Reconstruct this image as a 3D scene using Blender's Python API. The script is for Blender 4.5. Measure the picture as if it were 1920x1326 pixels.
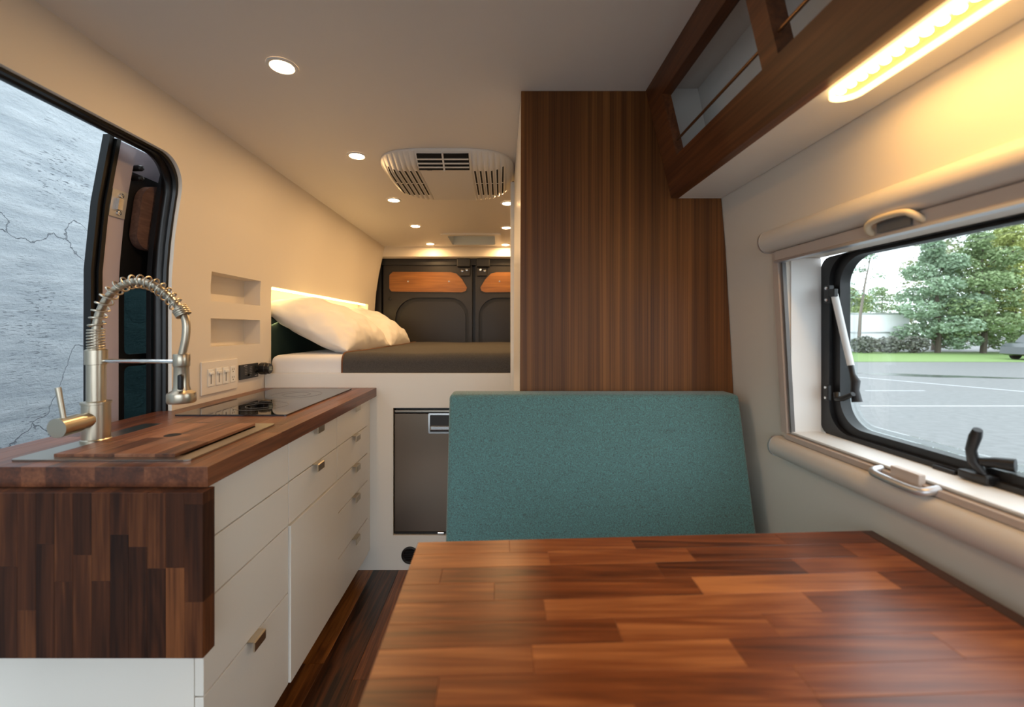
import bpy, bmesh, math, random
from mathutils import Vector, Matrix, noise

# ------------------------------------------------------------------ camera, world, exposure
scene = bpy.context.scene
COL = scene.collection
for o in list(bpy.data.objects):
    bpy.data.objects.remove(o)
CAMZ = 1.13
F = 800.0                                   # focal length in pixels of the 1920 wide frame
U0, V0 = 940.0, 617.0                       # vanishing point of the van's long axis
cam_d = bpy.data.cameras.new('camera')
cam = bpy.data.objects.new('camera', cam_d)
COL.objects.link(cam)
cam.location = (0, 0, CAMZ)
cam.rotation_euler = (math.pi / 2, 0, 0)
cam_d.sensor_width = 36.0
cam_d.lens = 15.0
cam_d.shift_x = (960 - U0) / 1920
cam_d.shift_y = (V0 - 663) / 1920
cam_d.clip_start = 0.02
cam_d.dof.use_dof = True
cam_d.dof.focus_distance = 1.75
cam_d.dof.aperture_fstop = 2.8
scene.camera = cam

world = bpy.data.worlds.new('world')
scene.world = world
world.use_nodes = True
wn = world.node_tree.nodes
wn['Background'].inputs[0].default_value = (0.86, 0.94, 1.0, 1)   # even overcast sky
wn['Background'].inputs[1].default_value = 2.85

scene.view_settings.view_transform = 'Standard'
scene.view_settings.look = 'None'
scene.view_settings.gamma = 1.0
scene.view_settings.exposure = 0.27
try:
    scene.view_settings.use_curve_mapping = False
except Exception:
    pass

# ------------------------------------------------------------------ helpers
def lin(r, g, b):
    def c(v):
        v /= 255.0
        return v / 12.92 if v <= 0.04045 else ((v + 0.055) / 1.055) ** 2.4
    return (c(r), c(g), c(b), 1.0)

MATS = {}
def mat(name, col, rough=0.5, metal=0.0, emit=None, estr=0.0, coat=0.0, bump=None, var=None, sheen=0.0, aniso=0.0, spec=0.5):
    m = bpy.data.materials.new(name)
    m.use_nodes = True
    nt = m.node_tree
    b = nt.nodes['Principled BSDF']
    b.inputs['Base Color'].default_value = col
    b.inputs['Roughness'].default_value = rough
    b.inputs['Metallic'].default_value = metal
    b.inputs['Coat Weight'].default_value = coat
    b.inputs['Coat Roughness'].default_value = 0.08
    b.inputs['Sheen Weight'].default_value = sheen
    b.inputs['Anisotropic'].default_value = aniso
    b.inputs['Specular IOR Level'].default_value = spec
    if emit:
        b.inputs['Emission Color'].default_value = emit
        b.inputs['Emission Strength'].default_value = estr
    tc = nt.nodes.new('ShaderNodeTexCoord')
    if var:                                  # (scale, amount) soft colour variation
        n = nt.nodes.new('ShaderNodeTexNoise')
        n.inputs['Scale'].default_value = var[0]
        n.inputs['Detail'].default_value = 4
        nt.links.new(tc.outputs['Object'], n.inputs['Vector'])
        mx = nt.nodes.new('ShaderNodeMix'); mx.data_type = 'RGBA'
        mx.inputs[6].default_value = tuple(c * (1 - var[1]) for c in col[:3]) + (1,)
        mx.inputs[7].default_value = tuple(min(1, c * (1 + var[1])) for c in col[:3]) + (1,)
        nt.links.new(n.outputs['Fac'], mx.inputs[0])
        nt.links.new(mx.outputs[2], b.inputs['Base Color'])
    if bump:                                 # (scale, strength)
        n = nt.nodes.new('ShaderNodeTexNoise')
        n.inputs['Scale'].default_value = bump[0]
        n.inputs['Detail'].default_value = 5
        nt.links.new(tc.outputs['Object'], n.inputs['Vector'])
        bp = nt.nodes.new('ShaderNodeBump')
        bp.inputs['Strength'].default_value = bump[1]
        bp.inputs['Distance'].default_value = 0.002
        nt.links.new(n.outputs['Fac'], bp.inputs['Height'])
        nt.links.new(bp.outputs['Normal'], b.inputs['Normal'])
    MATS[name] = m
    return m

def wood(name, dark, mid, light, axis, rough=0.35, along=2.0, across=28.0, fine=160.0, tone=0.45, coat=0.0, distort=1.2, spec=0.5):
    """wood with the grain along one axis; every object takes its own cut and tone"""
    m = bpy.data.materials.new(name); m.use_nodes = True
    nt = m.node_tree; N = nt.nodes; L = nt.links
    b = N['Principled BSDF']
    b.inputs['Roughness'].default_value = rough
    b.inputs['Coat Weight'].default_value = coat
    b.inputs['Coat Roughness'].default_value = 0.12
    b.inputs['Specular IOR Level'].default_value = spec
    tc = N.new('ShaderNodeTexCoord'); oi = N.new('ShaderNodeObjectInfo')
    sc = N.new('ShaderNodeVectorMath'); sc.operation = 'SCALE'
    sc.inputs[0].default_value = (37.0, 61.0, 83.0)
    L.new(oi.outputs['Random'], sc.inputs['Scale'])
    ad = N.new('ShaderNodeVectorMath'); ad.operation = 'ADD'
    L.new(tc.outputs['Object'], ad.inputs[0]); L.new(sc.outputs[0], ad.inputs[1])
    def noise_tex(al, ac, det, dist):
        mp = N.new('ShaderNodeMapping')
        s = [ac, ac, ac]; s['xyz'.index(axis)] = al
        mp.inputs['Scale'].default_value = s
        L.new(ad.outputs[0], mp.inputs['Vector'])
        n = N.new('ShaderNodeTexNoise')
        n.inputs['Scale'].default_value = 1.0
        n.inputs['Detail'].default_value = det
        n.inputs['Distortion'].default_value = dist
        L.new(mp.outputs[0], n.inputs['Vector'])
        return n
    n1 = noise_tex(along, across, 6, distort)
    n2 = noise_tex(along * 3, fine, 3, 0.2)
    mx0 = N.new('ShaderNodeMath'); mx0.operation = 'MULTIPLY_ADD'
    L.new(n2.outputs['Fac'], mx0.inputs[0]); mx0.inputs[1].default_value = 0.35
    mu = N.new('ShaderNodeMath'); mu.operation = 'MULTIPLY'; mu.inputs[1].default_value = 0.65
    L.new(n1.outputs['Fac'], mu.inputs[0]); L.new(mu.outputs[0], mx0.inputs[2])
    # tone of the piece shifts the ramp
    sh = N.new('ShaderNodeMath'); sh.operation = 'MULTIPLY_ADD'
    L.new(oi.outputs['Random'], sh.inputs[0]); sh.inputs[1].default_value = tone; 
    L.new(mx0.outputs[0], sh.inputs[2])
    sb = N.new('ShaderNodeMath'); sb.operation = 'SUBTRACT'; sb.inputs[1].default_value = tone / 2
    L.new(sh.outputs[0], sb.inputs[0])
    r = N.new('ShaderNodeValToRGB')
    e = r.color_ramp.elements
    e[0].position = 0.25; e[0].color = dark
    e[1].position = 0.78; e[1].color = light
    k = e.new(0.5); k.color = mid
    L.new(sb.outputs[0], r.inputs[0]); L.new(r.outputs[0], b.inputs['Base Color'])
    bp = N.new('ShaderNodeBump'); bp.inputs['Strength'].default_value = 0.08; bp.inputs['Distance'].default_value = 0.001
    L.new(n2.outputs['Fac'], bp.inputs['Height']); L.new(bp.outputs[0], b.inputs['Normal'])
    MATS[name] = m
    return m

WORLD = {}
def obj(name, bm, m, parent=None, smooth=None, origin=None):
    """one mesh object, origin at its own centre, parented by offset"""
    bmesh.ops.recalc_face_normals(bm, faces=bm.faces)
    if origin is None:
        xs = [v.co for v in bm.verts]
        lo = Vector((min(c.x for c in xs), min(c.y for c in xs), min(c.z for c in xs)))
        hi = Vector((max(c.x for c in xs), max(c.y for c in xs), max(c.z for c in xs)))
        origin = (lo + hi) / 2
        if parent is None:
            origin.z = lo.z
    origin = Vector(origin)
    bmesh.ops.translate(bm, verts=bm.verts, vec=-origin)
    me = bpy.data.meshes.new(name)
    bm.to_mesh(me); bm.free()
    o = bpy.data.objects.new(name, me)
    COL.objects.link(o)
    if m:
        me.materials.append(MATS[m])
    if smooth is not None:
        for p in me.polygons: p.use_smooth = True
        me.set_sharp_from_angle(angle=math.radians(smooth))
    WORLD[o.name] = origin
    if parent:
        o.parent = parent
        o.location = origin - WORLD[parent.name]
    else:
        o.location = origin
    return o

def tag(o, label, cat=None, group=None, kind=None):
    o['label'] = label
    if cat: o['category'] = cat
    if group: o['group'] = group
    if kind: o['kind'] = kind
    return o

def thing(name, loc, label, cat, group=None, kind=None):
    o = bpy.data.objects.new(name, None)
    o.empty_display_size = 0.05
    COL.objects.link(o)
    o.location = loc
    WORLD[o.name] = Vector(loc)
    return tag(o, label, cat, group, kind)

def B():
    return bmesh.new()

def box(bm, x0, x1, y0, y1, z0, z1, bev=0.0, seg=2):
    t = bmesh.new() if bev else bm
    vs = [t.verts.new(c) for c in ((x0,y0,z0),(x1,y0,z0),(x1,y1,z0),(x0,y1,z0),(x0,y0,z1),(x1,y0,z1),(x1,y1,z1),(x0,y1,z1))]
    for f in ((0,3,2,1),(4,5,6,7),(0,1,5,4),(1,2,6,5),(2,3,7,6),(3,0,4,7)):
        t.faces.new([vs[i] for i in f])
    if bev:
        bmesh.ops.bevel(t, geom=t.edges[:], offset=bev, segments=seg, profile=0.5, affect='EDGES')
        merge(bm, t)
    return bm

def merge(bm, t):
    me = bpy.data.meshes.new('t'); t.to_mesh(me); t.free()
    bm.from_mesh(me); bpy.data.meshes.remove(me)

def bx(*a, **k):
    return box(bmesh.new(), *a, **k)

def prism(bm, pts, axis, a0, a1):
    """polygon (list of 2d points) extruded along an axis: x takes (y,z), y takes (x,z), z takes (x,y)"""
    def p(q, a):
        return {'x': (a, q[0], q[1]), 'y': (q[0], a, q[1]), 'z': (q[0], q[1], a)}[axis]
    A = [bm.verts.new(p(q, a0)) for q in pts]
    C = [bm.verts.new(p(q, a1)) for q in pts]
    bm.faces.new(A); bm.faces.new(C[::-1])
    n = len(pts)
    for i in range(n):
        bm.faces.new((A[i], A[(i+1) % n], C[(i+1) % n], C[i]))
    return bm

def rrect(a0, a1, b0, b1, r, n=8):
    """rounded rectangle; r one radius or four (a0b0, a1b0, a1b1, a0b1)"""
    rs = r if isinstance(r, (tuple, list)) else (r,) * 4
    out = []
    for (ca, cb, s, rr) in ((a0, b0, 180, rs[0]), (a1, b0, 270, rs[1]), (a1, b1, 0, rs[2]), (a0, b1, 90, rs[3])):
        cx = ca + rr if ca == a0 else ca - rr
        cy = cb + rr if cb == b0 else cb - rr
        if rr == 0:
            out.append((ca, cb)); continue
        for i in range(n + 1):
            t = math.radians(s + 90 * i / n)
            out.append((cx + rr * math.cos(t), cy + rr * math.sin(t)))
    return out

def ring(bm, outer, inner, axis, a0, a1):
    """frame between two outlines with the same count of points"""
    def p(q, a):
        return {'x': (a, q[0], q[1]), 'y': (q[0], a, q[1]), 'z': (q[0], q[1], a)}[axis]
    L = [[bm.verts.new(p(q, a)) for q in o] for (o, a) in ((outer, a0), (outer, a1), (inner, a1), (inner, a0))]
    n = len(outer)
    for k in range(4):
        P, Q = L[k], L[(k+1) % 4]
        for i in range(n):
            bm.faces.new((P[i], P[(i+1) % n], Q[(i+1) % n], Q[i]))
    return bm

def tube(bm, pts, r, seg=10, cap=True):
    pts = [Vector(p) for p in pts]
    rs = r if isinstance(r, (list, tuple)) else [r] * len(pts)
    rings = []
    up = None
    for i, p in enumerate(pts):
        d = (pts[min(i+1, len(pts)-1)] - pts[max(i-1, 0)]).normalized()
        if up is None:
            up = d.orthogonal().normalized()
        up = (up - d * up.dot(d))
        if up.length < 1e-6: up = d.orthogonal()
        up.normalize()
        s = d.cross(up)
        rings.append([bm.verts.new(p + (up * math.cos(2*math.pi*k/seg) + s * math.sin(2*math.pi*k/seg)) * rs[i]) for k in range(seg)])
    for A, C in zip(rings, rings[1:]):
        for k in range(seg):
            bm.faces.new((A[k], A[(k+1) % seg], C[(k+1) % seg], C[k]))
    if cap:
        bm.faces.new(rings[0][::-1]); bm.faces.new(rings[-1])
    return bm

def soft(pts, n=2):
    pts = [Vector(p) for p in pts]
    for _ in range(n):
        q = [pts[0]]
        for a, b in zip(pts, pts[1:]):
            q += [a * 0.75 + b * 0.25, a * 0.25 + b * 0.75]
        pts = q + [pts[-1]]
    return pts

def lathe(bm, prof, c, axis='z', seg=24):
    """prof list of (radius, height) turned round an axis through c"""
    c = Vector(c)
    def p(r, h, t):
        a, b = r * math.cos(t), r * math.sin(t)
        return c + Vector({'z': (a, b, h), 'x': (h, a, b), 'y': (a, h, b)}[axis])
    rings = []
    for (r, h) in prof:
        if r < 1e-6:
            rings.append([bm.verts.new(p(0, h, 0))])
        else:
            rings.append([bm.verts.new(p(r, h, 2*math.pi*k/seg)) for k in range(seg)])
    for A, C in zip(rings, rings[1:]):
        for k in range(seg):
            k2 = (k+1) % seg
            if len(A) == 1 and len(C) == 1: continue
            if len(A) == 1: bm.faces.new((A[0], C[k2], C[k]))
            elif len(C) == 1: bm.faces.new((A[k], A[k2], C[0]))
            else: bm.faces.new((A[k], A[k2], C[k2], C[k]))
    return bm

def boolean(o, cutters):
    """cut bmesh volumes (world coordinates) out of a mesh object"""
    cs = []
    for bm in cutters:
        c = obj('cutter', bm, None)
        cs.append(c)
        md = o.modifiers.new('cut', 'BOOLEAN'); md.operation = 'DIFFERENCE'; md.solver = 'EXACT'; md.object = c
    dg = bpy.context.evaluated_depsgraph_get(); dg.update()
    me = bpy.data.meshes.new_from_object(o.evaluated_get(dg))
    o.modifiers.clear()
    old = o.data; o.data = me; nm = old.name; bpy.data.meshes.remove(old); me.name = nm
    for c in cs:
        d = c.data; bpy.data.objects.remove(c); bpy.data.meshes.remove(d)
    return o

def interp(tab, z):
    if z <= tab[0][0]: return tab[0][1]
    for (a, x), (b, y) in zip(tab, tab[1:]):
        if z <= b: return x + (y - x) * (z - a) / (b - a)
    return tab[-1][1]

def stave(name, c4, nrm, thick, m, parent, ch=0.0005):
    """one glued strip: top face c4 (four corners), eased edges"""
    c4 = [Vector(c) for c in c4]; nrm = Vector(nrm)
    bm = B()
    bot = [bm.verts.new(c - nrm * thick) for c in c4]
    midv = [bm.verts.new(c - nrm * ch) for c in c4]
    top = []
    for i in range(4):
        a = (c4[(i+1) % 4] - c4[i]).normalized(); b = (c4[i-1] - c4[i]).normalized()
        top.append(bm.verts.new(c4[i] + (a + b) * ch))
    for A, C in ((bot, midv), (midv, top)):
        for i in range(4):
            bm.faces.new((A[i], A[(i+1) % 4], C[(i+1) % 4], C[i]))
    bm.faces.new(top); bm.faces.new(bot[::-1])
    return obj(name, bm, m, parent)

def layout(length, width, row, mean, rng, jitter=0.0):
    """rows of strips: list of (along0, along1, across0, across1)"""
    out = []
    n = max(1, round(width / row)); w = width / n
    for i in range(n):
        a = -rng.uniform(0.1, 0.9) * mean
        while a < length:
            l = mean * rng.uniform(0.6, 1.4)
            s, e = max(0, a), min(length, a + l)
            if length - e < 0.05: e = length
            if e - s > 0.02:
                out.append((s, e, i * w, (i + 1) * w))
            a = e if e == length else a + l
    return out

# ------------------------------------------------------------------ materials
mat('white', lin(240, 236, 228), 0.38, bump=(300, 0.03))
mat('wall_white', lin(228, 220, 208), 0.5, bump=(220, 0.04))
mat('ceiling_white', lin(230, 225, 220), 0.5, bump=(220, 0.03))
mat('bright_white', lin(238, 238, 236), 0.4)
mat('plastic_white', lin(228, 225, 220), 0.35)
mat('plate_white', lin(232, 226, 218), 0.35)
mat('black_rubber', lin(22, 22, 24), 0.45)
mat('black_plastic', lin(26, 26, 28), 0.4)
mat('black_gloss', lin(12, 12, 14), 0.15)
mat('dark_paint', lin(32, 28, 26), 0.38, bump=(400, 0.05))
mat('mauve_paint', lin(190, 182, 196), 0.3, metal=0.1)
mat('seal_black', lin(10, 10, 11), 0.3)
mat('steel', lin(176, 170, 160), 0.28, metal=1.0, aniso=0.4)
mat('nickel', lin(200, 190, 172), 0.3, metal=1.0)
mat('chrome', lin(225, 225, 225), 0.12, metal=1.0)
mat('fridge_steel', lin(132, 120, 108), 0.3, metal=1.0, aniso=0.6)
mat('alu', lin(205, 205, 208), 0.35, metal=0.7)
mat('blind_beige', lin(216, 210, 202), 0.42)
mat('rail_beige', lin(196, 182, 172), 0.45)
mat('brass', lin(150, 118, 90), 0.35, metal=0.9)
mat('ivory', lin(222, 205, 175), 0.35)
mat('cooktop_glass', lin(8, 8, 9), 0.03).node_tree.nodes['Principled BSDF'].inputs['IOR'].default_value = 2.1
mat('cook_mark', lin(110, 110, 110), 0.3)
mat('dark_hole', lin(14, 12, 11), 0.8)
mat('pillow_cotton', lin(236, 233, 230), 0.85, sheen=0.2, bump=(500, 0.1))
mat('sheet_cotton', lin(232, 231, 232), 0.85, sheen=0.2, bump=(500, 0.1))
mat('blanket_wool', lin(74, 71, 69), 0.95, var=(260, 0.6), bump=(600, 0.3))
mat('stitch', lin(112, 76, 54), 0.8)
mat('green_cushion', lin(28, 52, 48), 0.9, var=(500, 0.3))
mat('screen_grey', lin(120, 130, 120), 0.2)
mat('lens_warm', (1, 0.82, 0.6, 1), 0.4, emit=(1.0, 0.72, 0.42, 1), estr=28)
mat('led_warm', (1, 0.8, 0.5, 1), 0.4, emit=(1.0, 0.66, 0.27, 1), estr=12)
mat('lamp_rim', (1, 0.8, 0.5, 1), 0.4, emit=(1.0, 0.62, 0.24, 1), estr=3.2)
mat('lamp_tray', lin(235, 190, 120), 0.4, emit=(1.0, 0.55, 0.16, 1), estr=0.55)
mat('strip_yellow', (1, 0.85, 0.5, 1), 0.4, emit=(1.0, 0.74, 0.30, 1), estr=9)
wood('walnut_counter', lin(54, 27, 16), lin(102, 56, 33), lin(150, 92, 58), 'y', 0.36, coat=0.12, tone=0.24)
wood('walnut_board', lin(66, 38, 26), lin(128, 80, 54), lin(176, 122, 88), 'y', 0.4, tone=0.25)
wood('walnut_leaf', lin(36, 18, 11), lin(78, 43, 25), lin(132, 80, 46), 'z', 0.5, tone=0.34, spec=0.22)
wood('walnut_table', lin(78, 38, 20), lin(140, 76, 39), lin(196, 124, 70), 'x', 0.34, coat=0.0, tone=0.36, distort=2.2)
wood('dark_strip_wood', lin(36, 20, 12), lin(62, 36, 22), lin(90, 54, 34), 'y', 0.4)
wood('walnut_veneer', lin(62, 35, 16), lin(110, 68, 32), lin(164, 108, 54), 'z', 0.45, along=0.6, across=60, fine=420, tone=0.0, distort=0.2, spec=0.3)
wood('walnut_rail', lin(52, 28, 16), lin(96, 56, 32), lin(132, 82, 48), 'y', 0.36, along=1.5, across=40, tone=0.15)
wood('floor_wood', lin(32, 16, 8), lin(100, 56, 26), lin(176, 108, 50), 'y', 0.28, along=1.6, across=26, tone=0.4, distort=2.5, coat=0.2)
wood('oak_panel', lin(104, 64, 26), lin(138, 88, 38), lin(166, 110, 52), 'x', 0.35, along=2, across=30, tone=0.1)
wood('walnut_plaque', lin(90, 66, 58), lin(120, 92, 82), lin(150, 116, 100), 'y', 0.5, along=8, across=30, tone=0.0, distort=2)

def teal():
    m = mat('teal_fabric', lin(78, 122, 120), 0.9, sheen=0.3)
    nt = m.node_tree; b = nt.nodes['Principled BSDF']; L = nt.links
    tc = nt.nodes.new('ShaderNodeTexCoord')
    outs = []
    for sc in ((900, 220, 260), (260, 220, 900)):
        mp = nt.nodes.new('ShaderNodeMapping'); mp.inputs['Scale'].default_value = sc
        L.new(tc.outputs['Object'], mp.inputs['Vector'])
        n = nt.nodes.new('ShaderNodeTexNoise'); n.inputs['Scale'].default_value = 1; n.inputs['Detail'].default_value = 3
        L.new(mp.outputs[0], n.inputs['Vector']); outs.append(n.outputs['Fac'])
    a = nt.nodes.new('ShaderNodeMath'); a.operation = 'ADD'
    L.new(outs[0], a.inputs[0]); L.new(outs[1], a.inputs[1])
    r = nt.nodes.new('ShaderNodeValToRGB'); e = r.color_ramp.elements
    e[0].position = 0.36; e[0].color = lin(72, 80, 82); e[1].position = 0.62; e[1].color = lin(98, 152, 152)
    h = nt.nodes.new('ShaderNodeMath'); h.operation = 'MULTIPLY'; h.inputs[1].default_value = 0.5
    L.new(a.outputs[0], h.inputs[0]); L.new(h.outputs[0], r.inputs[0]); L.new(r.outputs[0], b.inputs['Base Color'])
    bp = nt.nodes.new('ShaderNodeBump'); bp.inputs['Strength'].default_value = 0.35; bp.inputs['Distance'].default_value = 0.001
    L.new(a.outputs[0], bp.inputs['Height']); L.new(bp.outputs[0], b.inputs['Normal'])
teal()

def glass(name, tint, gloss=0.08):
    m = bpy.data.materials.new(name); m.use_nodes = True
    nt = m.node_tree; nt.nodes.clear()
    out = nt.nodes.new('ShaderNodeOutputMaterial')
    tr = nt.nodes.new('ShaderNodeBsdfTransparent'); tr.inputs[0].default_value = tint
    gl = nt.nodes.new('ShaderNodeBsdfGlossy'); gl.inputs['Roughness'].default_value = 0.02
    lw = nt.nodes.new('ShaderNodeLayerWeight'); lw.inputs[0].default_value = 0.5
    pw = nt.nodes.new('ShaderNodeMath'); pw.operation = 'POWER'; pw.inputs[1].default_value = 4.0
    nt.links.new(lw.outputs['Facing'], pw.inputs[0])
    fr = nt.nodes.new('ShaderNodeMath'); fr.operation = 'MULTIPLY_ADD'; fr.inputs[1].default_value = 0.5; fr.inputs[2].default_value = 0.03
    nt.links.new(pw.outputs[0], fr.inputs[0])
    mx = nt.nodes.new('ShaderNodeMixShader')
    nt.links.new(fr.outputs[0], mx.inputs[0]); nt.links.new(tr.outputs[0], mx.inputs[1]); nt.links.new(gl.outputs[0], mx.inputs[2])
    nt.links.new(mx.outputs[0], out.inputs[0])
    MATS[name] = m
glass('clear_acrylic', (0.96, 0.98, 0.98, 1))
def translucent(name, col):
    m = bpy.data.materials.new(name); m.use_nodes = True
    nt = m.node_tree; b = nt.nodes['Principled BSDF']; b.inputs['Base Color'].default_value = col; b.inputs['Roughness'].default_value = 0.5
    tr = nt.nodes.new('ShaderNodeBsdfTranslucent'); tr.inputs[0].default_value = col
    mx = nt.nodes.new('ShaderNodeMixShader'); mx.inputs[0].default_value = 0.5
    nt.links.new(b.outputs[0], mx.inputs[1]); nt.links.new(tr.outputs[0], mx.inputs[2])
    nt.links.new(mx.outputs[0], nt.nodes['Material Output'].inputs[0])
    MATS[name] = m
translucent('lid_smoke', lin(150, 172, 166))
glass('tinted_glass', (0.16, 0.22, 0.22, 1))

def concrete():
    m = mat('concrete', lin(172, 184, 192), 0.85)
    nt = m.node_tree; b = nt.nodes['Principled BSDF']; L = nt.links; N = nt.nodes
    tc = N.new('ShaderNodeTexCoord')
    mp = N.new('ShaderNodeMapping'); mp.inputs['Scale'].default_value = (1, 0.9, 5.0)
    L.new(tc.outputs['Object'], mp.inputs['Vector'])
    n1 = N.new('ShaderNodeTexNoise'); n1.inputs['Scale'].default_value = 3.5; n1.inputs['Detail'].default_value = 10; n1.inputs['Roughness'].default_value = 0.62
    L.new(mp.outputs[0], n1.inputs['Vector'])
    n2 = N.new('ShaderNodeTexNoise'); n2.inputs['Scale'].default_value = 34; n2.inputs['Detail'].default_value = 8; n2.inputs['Roughness'].default_value = 0.7
    L.new(tc.outputs['Object'], n2.inputs['Vector'])
    # cracks: edges of large distorted cells
    nd = N.new('ShaderNodeTexNoise'); nd.inputs['Scale'].default_value = 2.5; nd.inputs['Detail'].default_value = 8
    L.new(tc.outputs['Object'], nd.inputs['Vector'])
    vm = N.new('ShaderNodeVectorMath'); vm.operation = 'SCALE'; vm.inputs['Scale'].default_value = 0.75
    L.new(nd.outputs['Color'], vm.inputs[0])
    va = N.new('ShaderNodeVectorMath'); va.operation = 'ADD'
    L.new(tc.outputs['Object'], va.inputs[0]); L.new(vm.outputs[0], va.inputs[1])
    vo = N.new('ShaderNodeTexVoronoi'); vo.feature = 'DISTANCE_TO_EDGE'; vo.inputs['Scale'].default_value = 1.25
    L.new(va.outputs[0], vo.inputs['Vector'])
    cr = N.new('ShaderNodeMapRange'); cr.inputs[1].default_value = 0.0; cr.inputs[2].default_value = 0.006
    L.new(vo.outputs[0], cr.inputs[0])
    # pitted patches
    pm = N.new('ShaderNodeMapRange'); pm.inputs[1].default_value = 0.52; pm.inputs[2].default_value = 0.66
    L.new(nd.outputs['Fac'], pm.inputs[0])
    n3 = N.new('ShaderNodeTexNoise'); n3.inputs['Scale'].default_value = 28; n3.inputs['Detail'].default_value = 5
    L.new(mp.outputs[0], n3.inputs['Vector'])
    pt = N.new('ShaderNodeMapRange'); pt.inputs[1].default_value = 0.40; pt.inputs[2].default_value = 0.34
    L.new(n3.outputs['Fac'], pt.inputs[0])
    pit = N.new('ShaderNodeMath'); pit.operation = 'MULTIPLY'; L.new(pm.outputs[0], pit.inputs[0]); L.new(pt.outputs[0], pit.inputs[1])
    inv = N.new('ShaderNodeMath'); inv.operation = 'SUBTRACT'; inv.inputs[0].default_value = 1; L.new(pit.outputs[0], inv.inputs[1])
    mul = N.new('ShaderNodeMath'); mul.operation = 'MULTIPLY'; L.new(inv.outputs[0], mul.inputs[0]); L.new(cr.outputs[0], mul.inputs[1])
    rmp = N.new('ShaderNodeValToRGB'); e = rmp.color_ramp.elements
    e[0].position = 0.3; e[0].color = lin(140, 151, 158); e[1].position = 0.7; e[1].color = lin(172, 181, 186)
    L.new(n1.outputs['Fac'], rmp.inputs[0])
    mx = N.new('ShaderNodeMix'); mx.data_type = 'RGBA'
    mx.inputs[6].default_value = lin(104, 113, 121)
    L.new(mul.outputs[0], mx.inputs[0]); L.new(rmp.outputs[0], mx.inputs[7]); L.new(mx.outputs[2], b.inputs['Base Color'])
    hs = N.new('ShaderNodeMath'); hs.operation = 'ADD'; L.new(n1.outputs['Fac'], hs.inputs[0])
    h2 = N.new('ShaderNodeMath'); h2.operation = 'MULTIPLY_ADD'; L.new(n2.outputs['Fac'], h2.inputs[0]); h2.inputs[1].default_value = 0.7
    L.new(mul.outputs[0], h2.inputs[2]); L.new(h2.outputs[0], hs.inputs[1])
    bp = N.new('ShaderNodeBump'); bp.inputs['Strength'].default_value = 0.7; bp.inputs['Distance'].default_value = 0.02
    L.new(hs.outputs[0], bp.inputs['Height']); L.new(bp.outputs[0], b.inputs['Normal'])
concrete()
mat('asphalt', lin(106, 106, 106), 0.6, var=(7, 0.4), bump=(40, 0.9))
mat('wet_asphalt', lin(84, 88, 88), 0.15, bump=(60, 0.2))
mat('paint_line', lin(190, 192, 194), 0.6)
mat('grass', lin(112, 138, 76), 0.9, var=(3, 0.2))
mat('bark', lin(92, 84, 74), 0.9, bump=(30, 0.5))
mat('bark_pale', lin(130, 120, 112), 0.9, bump=(30, 0.5))
for i, c in enumerate(((138, 158, 112), (152, 168, 106), (174, 182, 110), (146, 168, 140), (160, 168, 132))):
    mat('leaf_%d' % i, lin(*c), 0.7, var=(2.2, 0.35))
mat('hedge_grey', lin(120, 122, 112), 0.8, var=(5, 0.4))
mat('trailer_white', lin(248, 248, 250), 0.4)
mat('car_paint', lin(60, 66, 68), 0.25, coat=0.5)
mat('car_glass', lin(30, 36, 40), 0.08)
mat('tyre', lin(26, 26, 26), 0.8)
mat('lid_glass', lin(176, 196, 190), 0.4)

# ------------------------------------------------------------------ the van shell
ZC = 1.85                                               # ceiling
XW = [(0.0, -1.11), (1.30, -1.11), (1.45, -1.098), (1.60, -1.075), (1.85, -1.022), (2.0, -0.99)]
XR = [(0.0, 0.722), (0.755, 0.712), (0.937, 0.703), (1.13, 0.692), (1.37, 0.679), (1.525, 0.666), (1.85, 0.60), (2.0, 0.57)]
def xw(z): return interp(XW, z)
def xr(z): return interp(XR, z)
YF, YE = -1.0, 3.74                                     # front and rear end of the lining

def slab(tab, off, y0, y1):
    zs = [t[0] for t in tab]
    zs = sorted(set(zs + [0.3 * k for k in range(7)]))
    zs = [z for z in zs if z <= 1.9] + [1.9]
    a = [(interp(tab, z), z) for z in zs]
    b = [(interp(tab, z) + off, z) for z in zs][::-1]
    return prism(B(), a + b, 'y', y0, y1)

def alcove_cut(y0, y1, z0, z1, d):
    return bx(-1.25 + 0.0, -0.9, y0, y1, z0, z1) if d is None else prism(B(), [(-0.9, z0), (-0.9, z1), (xw(z1) - d, z1), (xw(z0) - d, z0)], 'y', y0, y1)

DOOR_Y1, DOOR_Z1 = 1.437, 1.690
wl = obj('wall_left', slab(XW, -0.09, YF, YE), 'wall_white')
door_cut = prism(B(), rrect(0.10, DOOR_Y1, -0.2, DOOR_Z1, (0, 0, 0.105, 0.105), 12), 'x', -1.5, -0.8)
zs_ = [0, 1.3, 1.45, 1.6, 1.75]
rebate = prism(B(), [(xw(z) - 0.068, z) for z in zs_] + [(-1.6, 1.75), (-1.6, -0.2), (xw(0) - 0.068, -0.2)], 'y', 0.05, 1.60)
boolean(wl, [door_cut, rebate,
             alcove_cut(1.63, 1.963, 1.237, 1.350, 0.075),
             alcove_cut(1.63, 1.963, 1.062, 1.171, 0.075),
             alcove_cut(2.057, 3.55, 0.93, 1.335, 0.083)])
for p in wl.data.polygons: p.use_smooth = True
wl.data.set_sharp_from_angle(angle=math.radians(20))
tag(wl, 'cream side wall above the kitchen counter with two recessed niches and door opening', 'wall', kind='structure')

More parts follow.
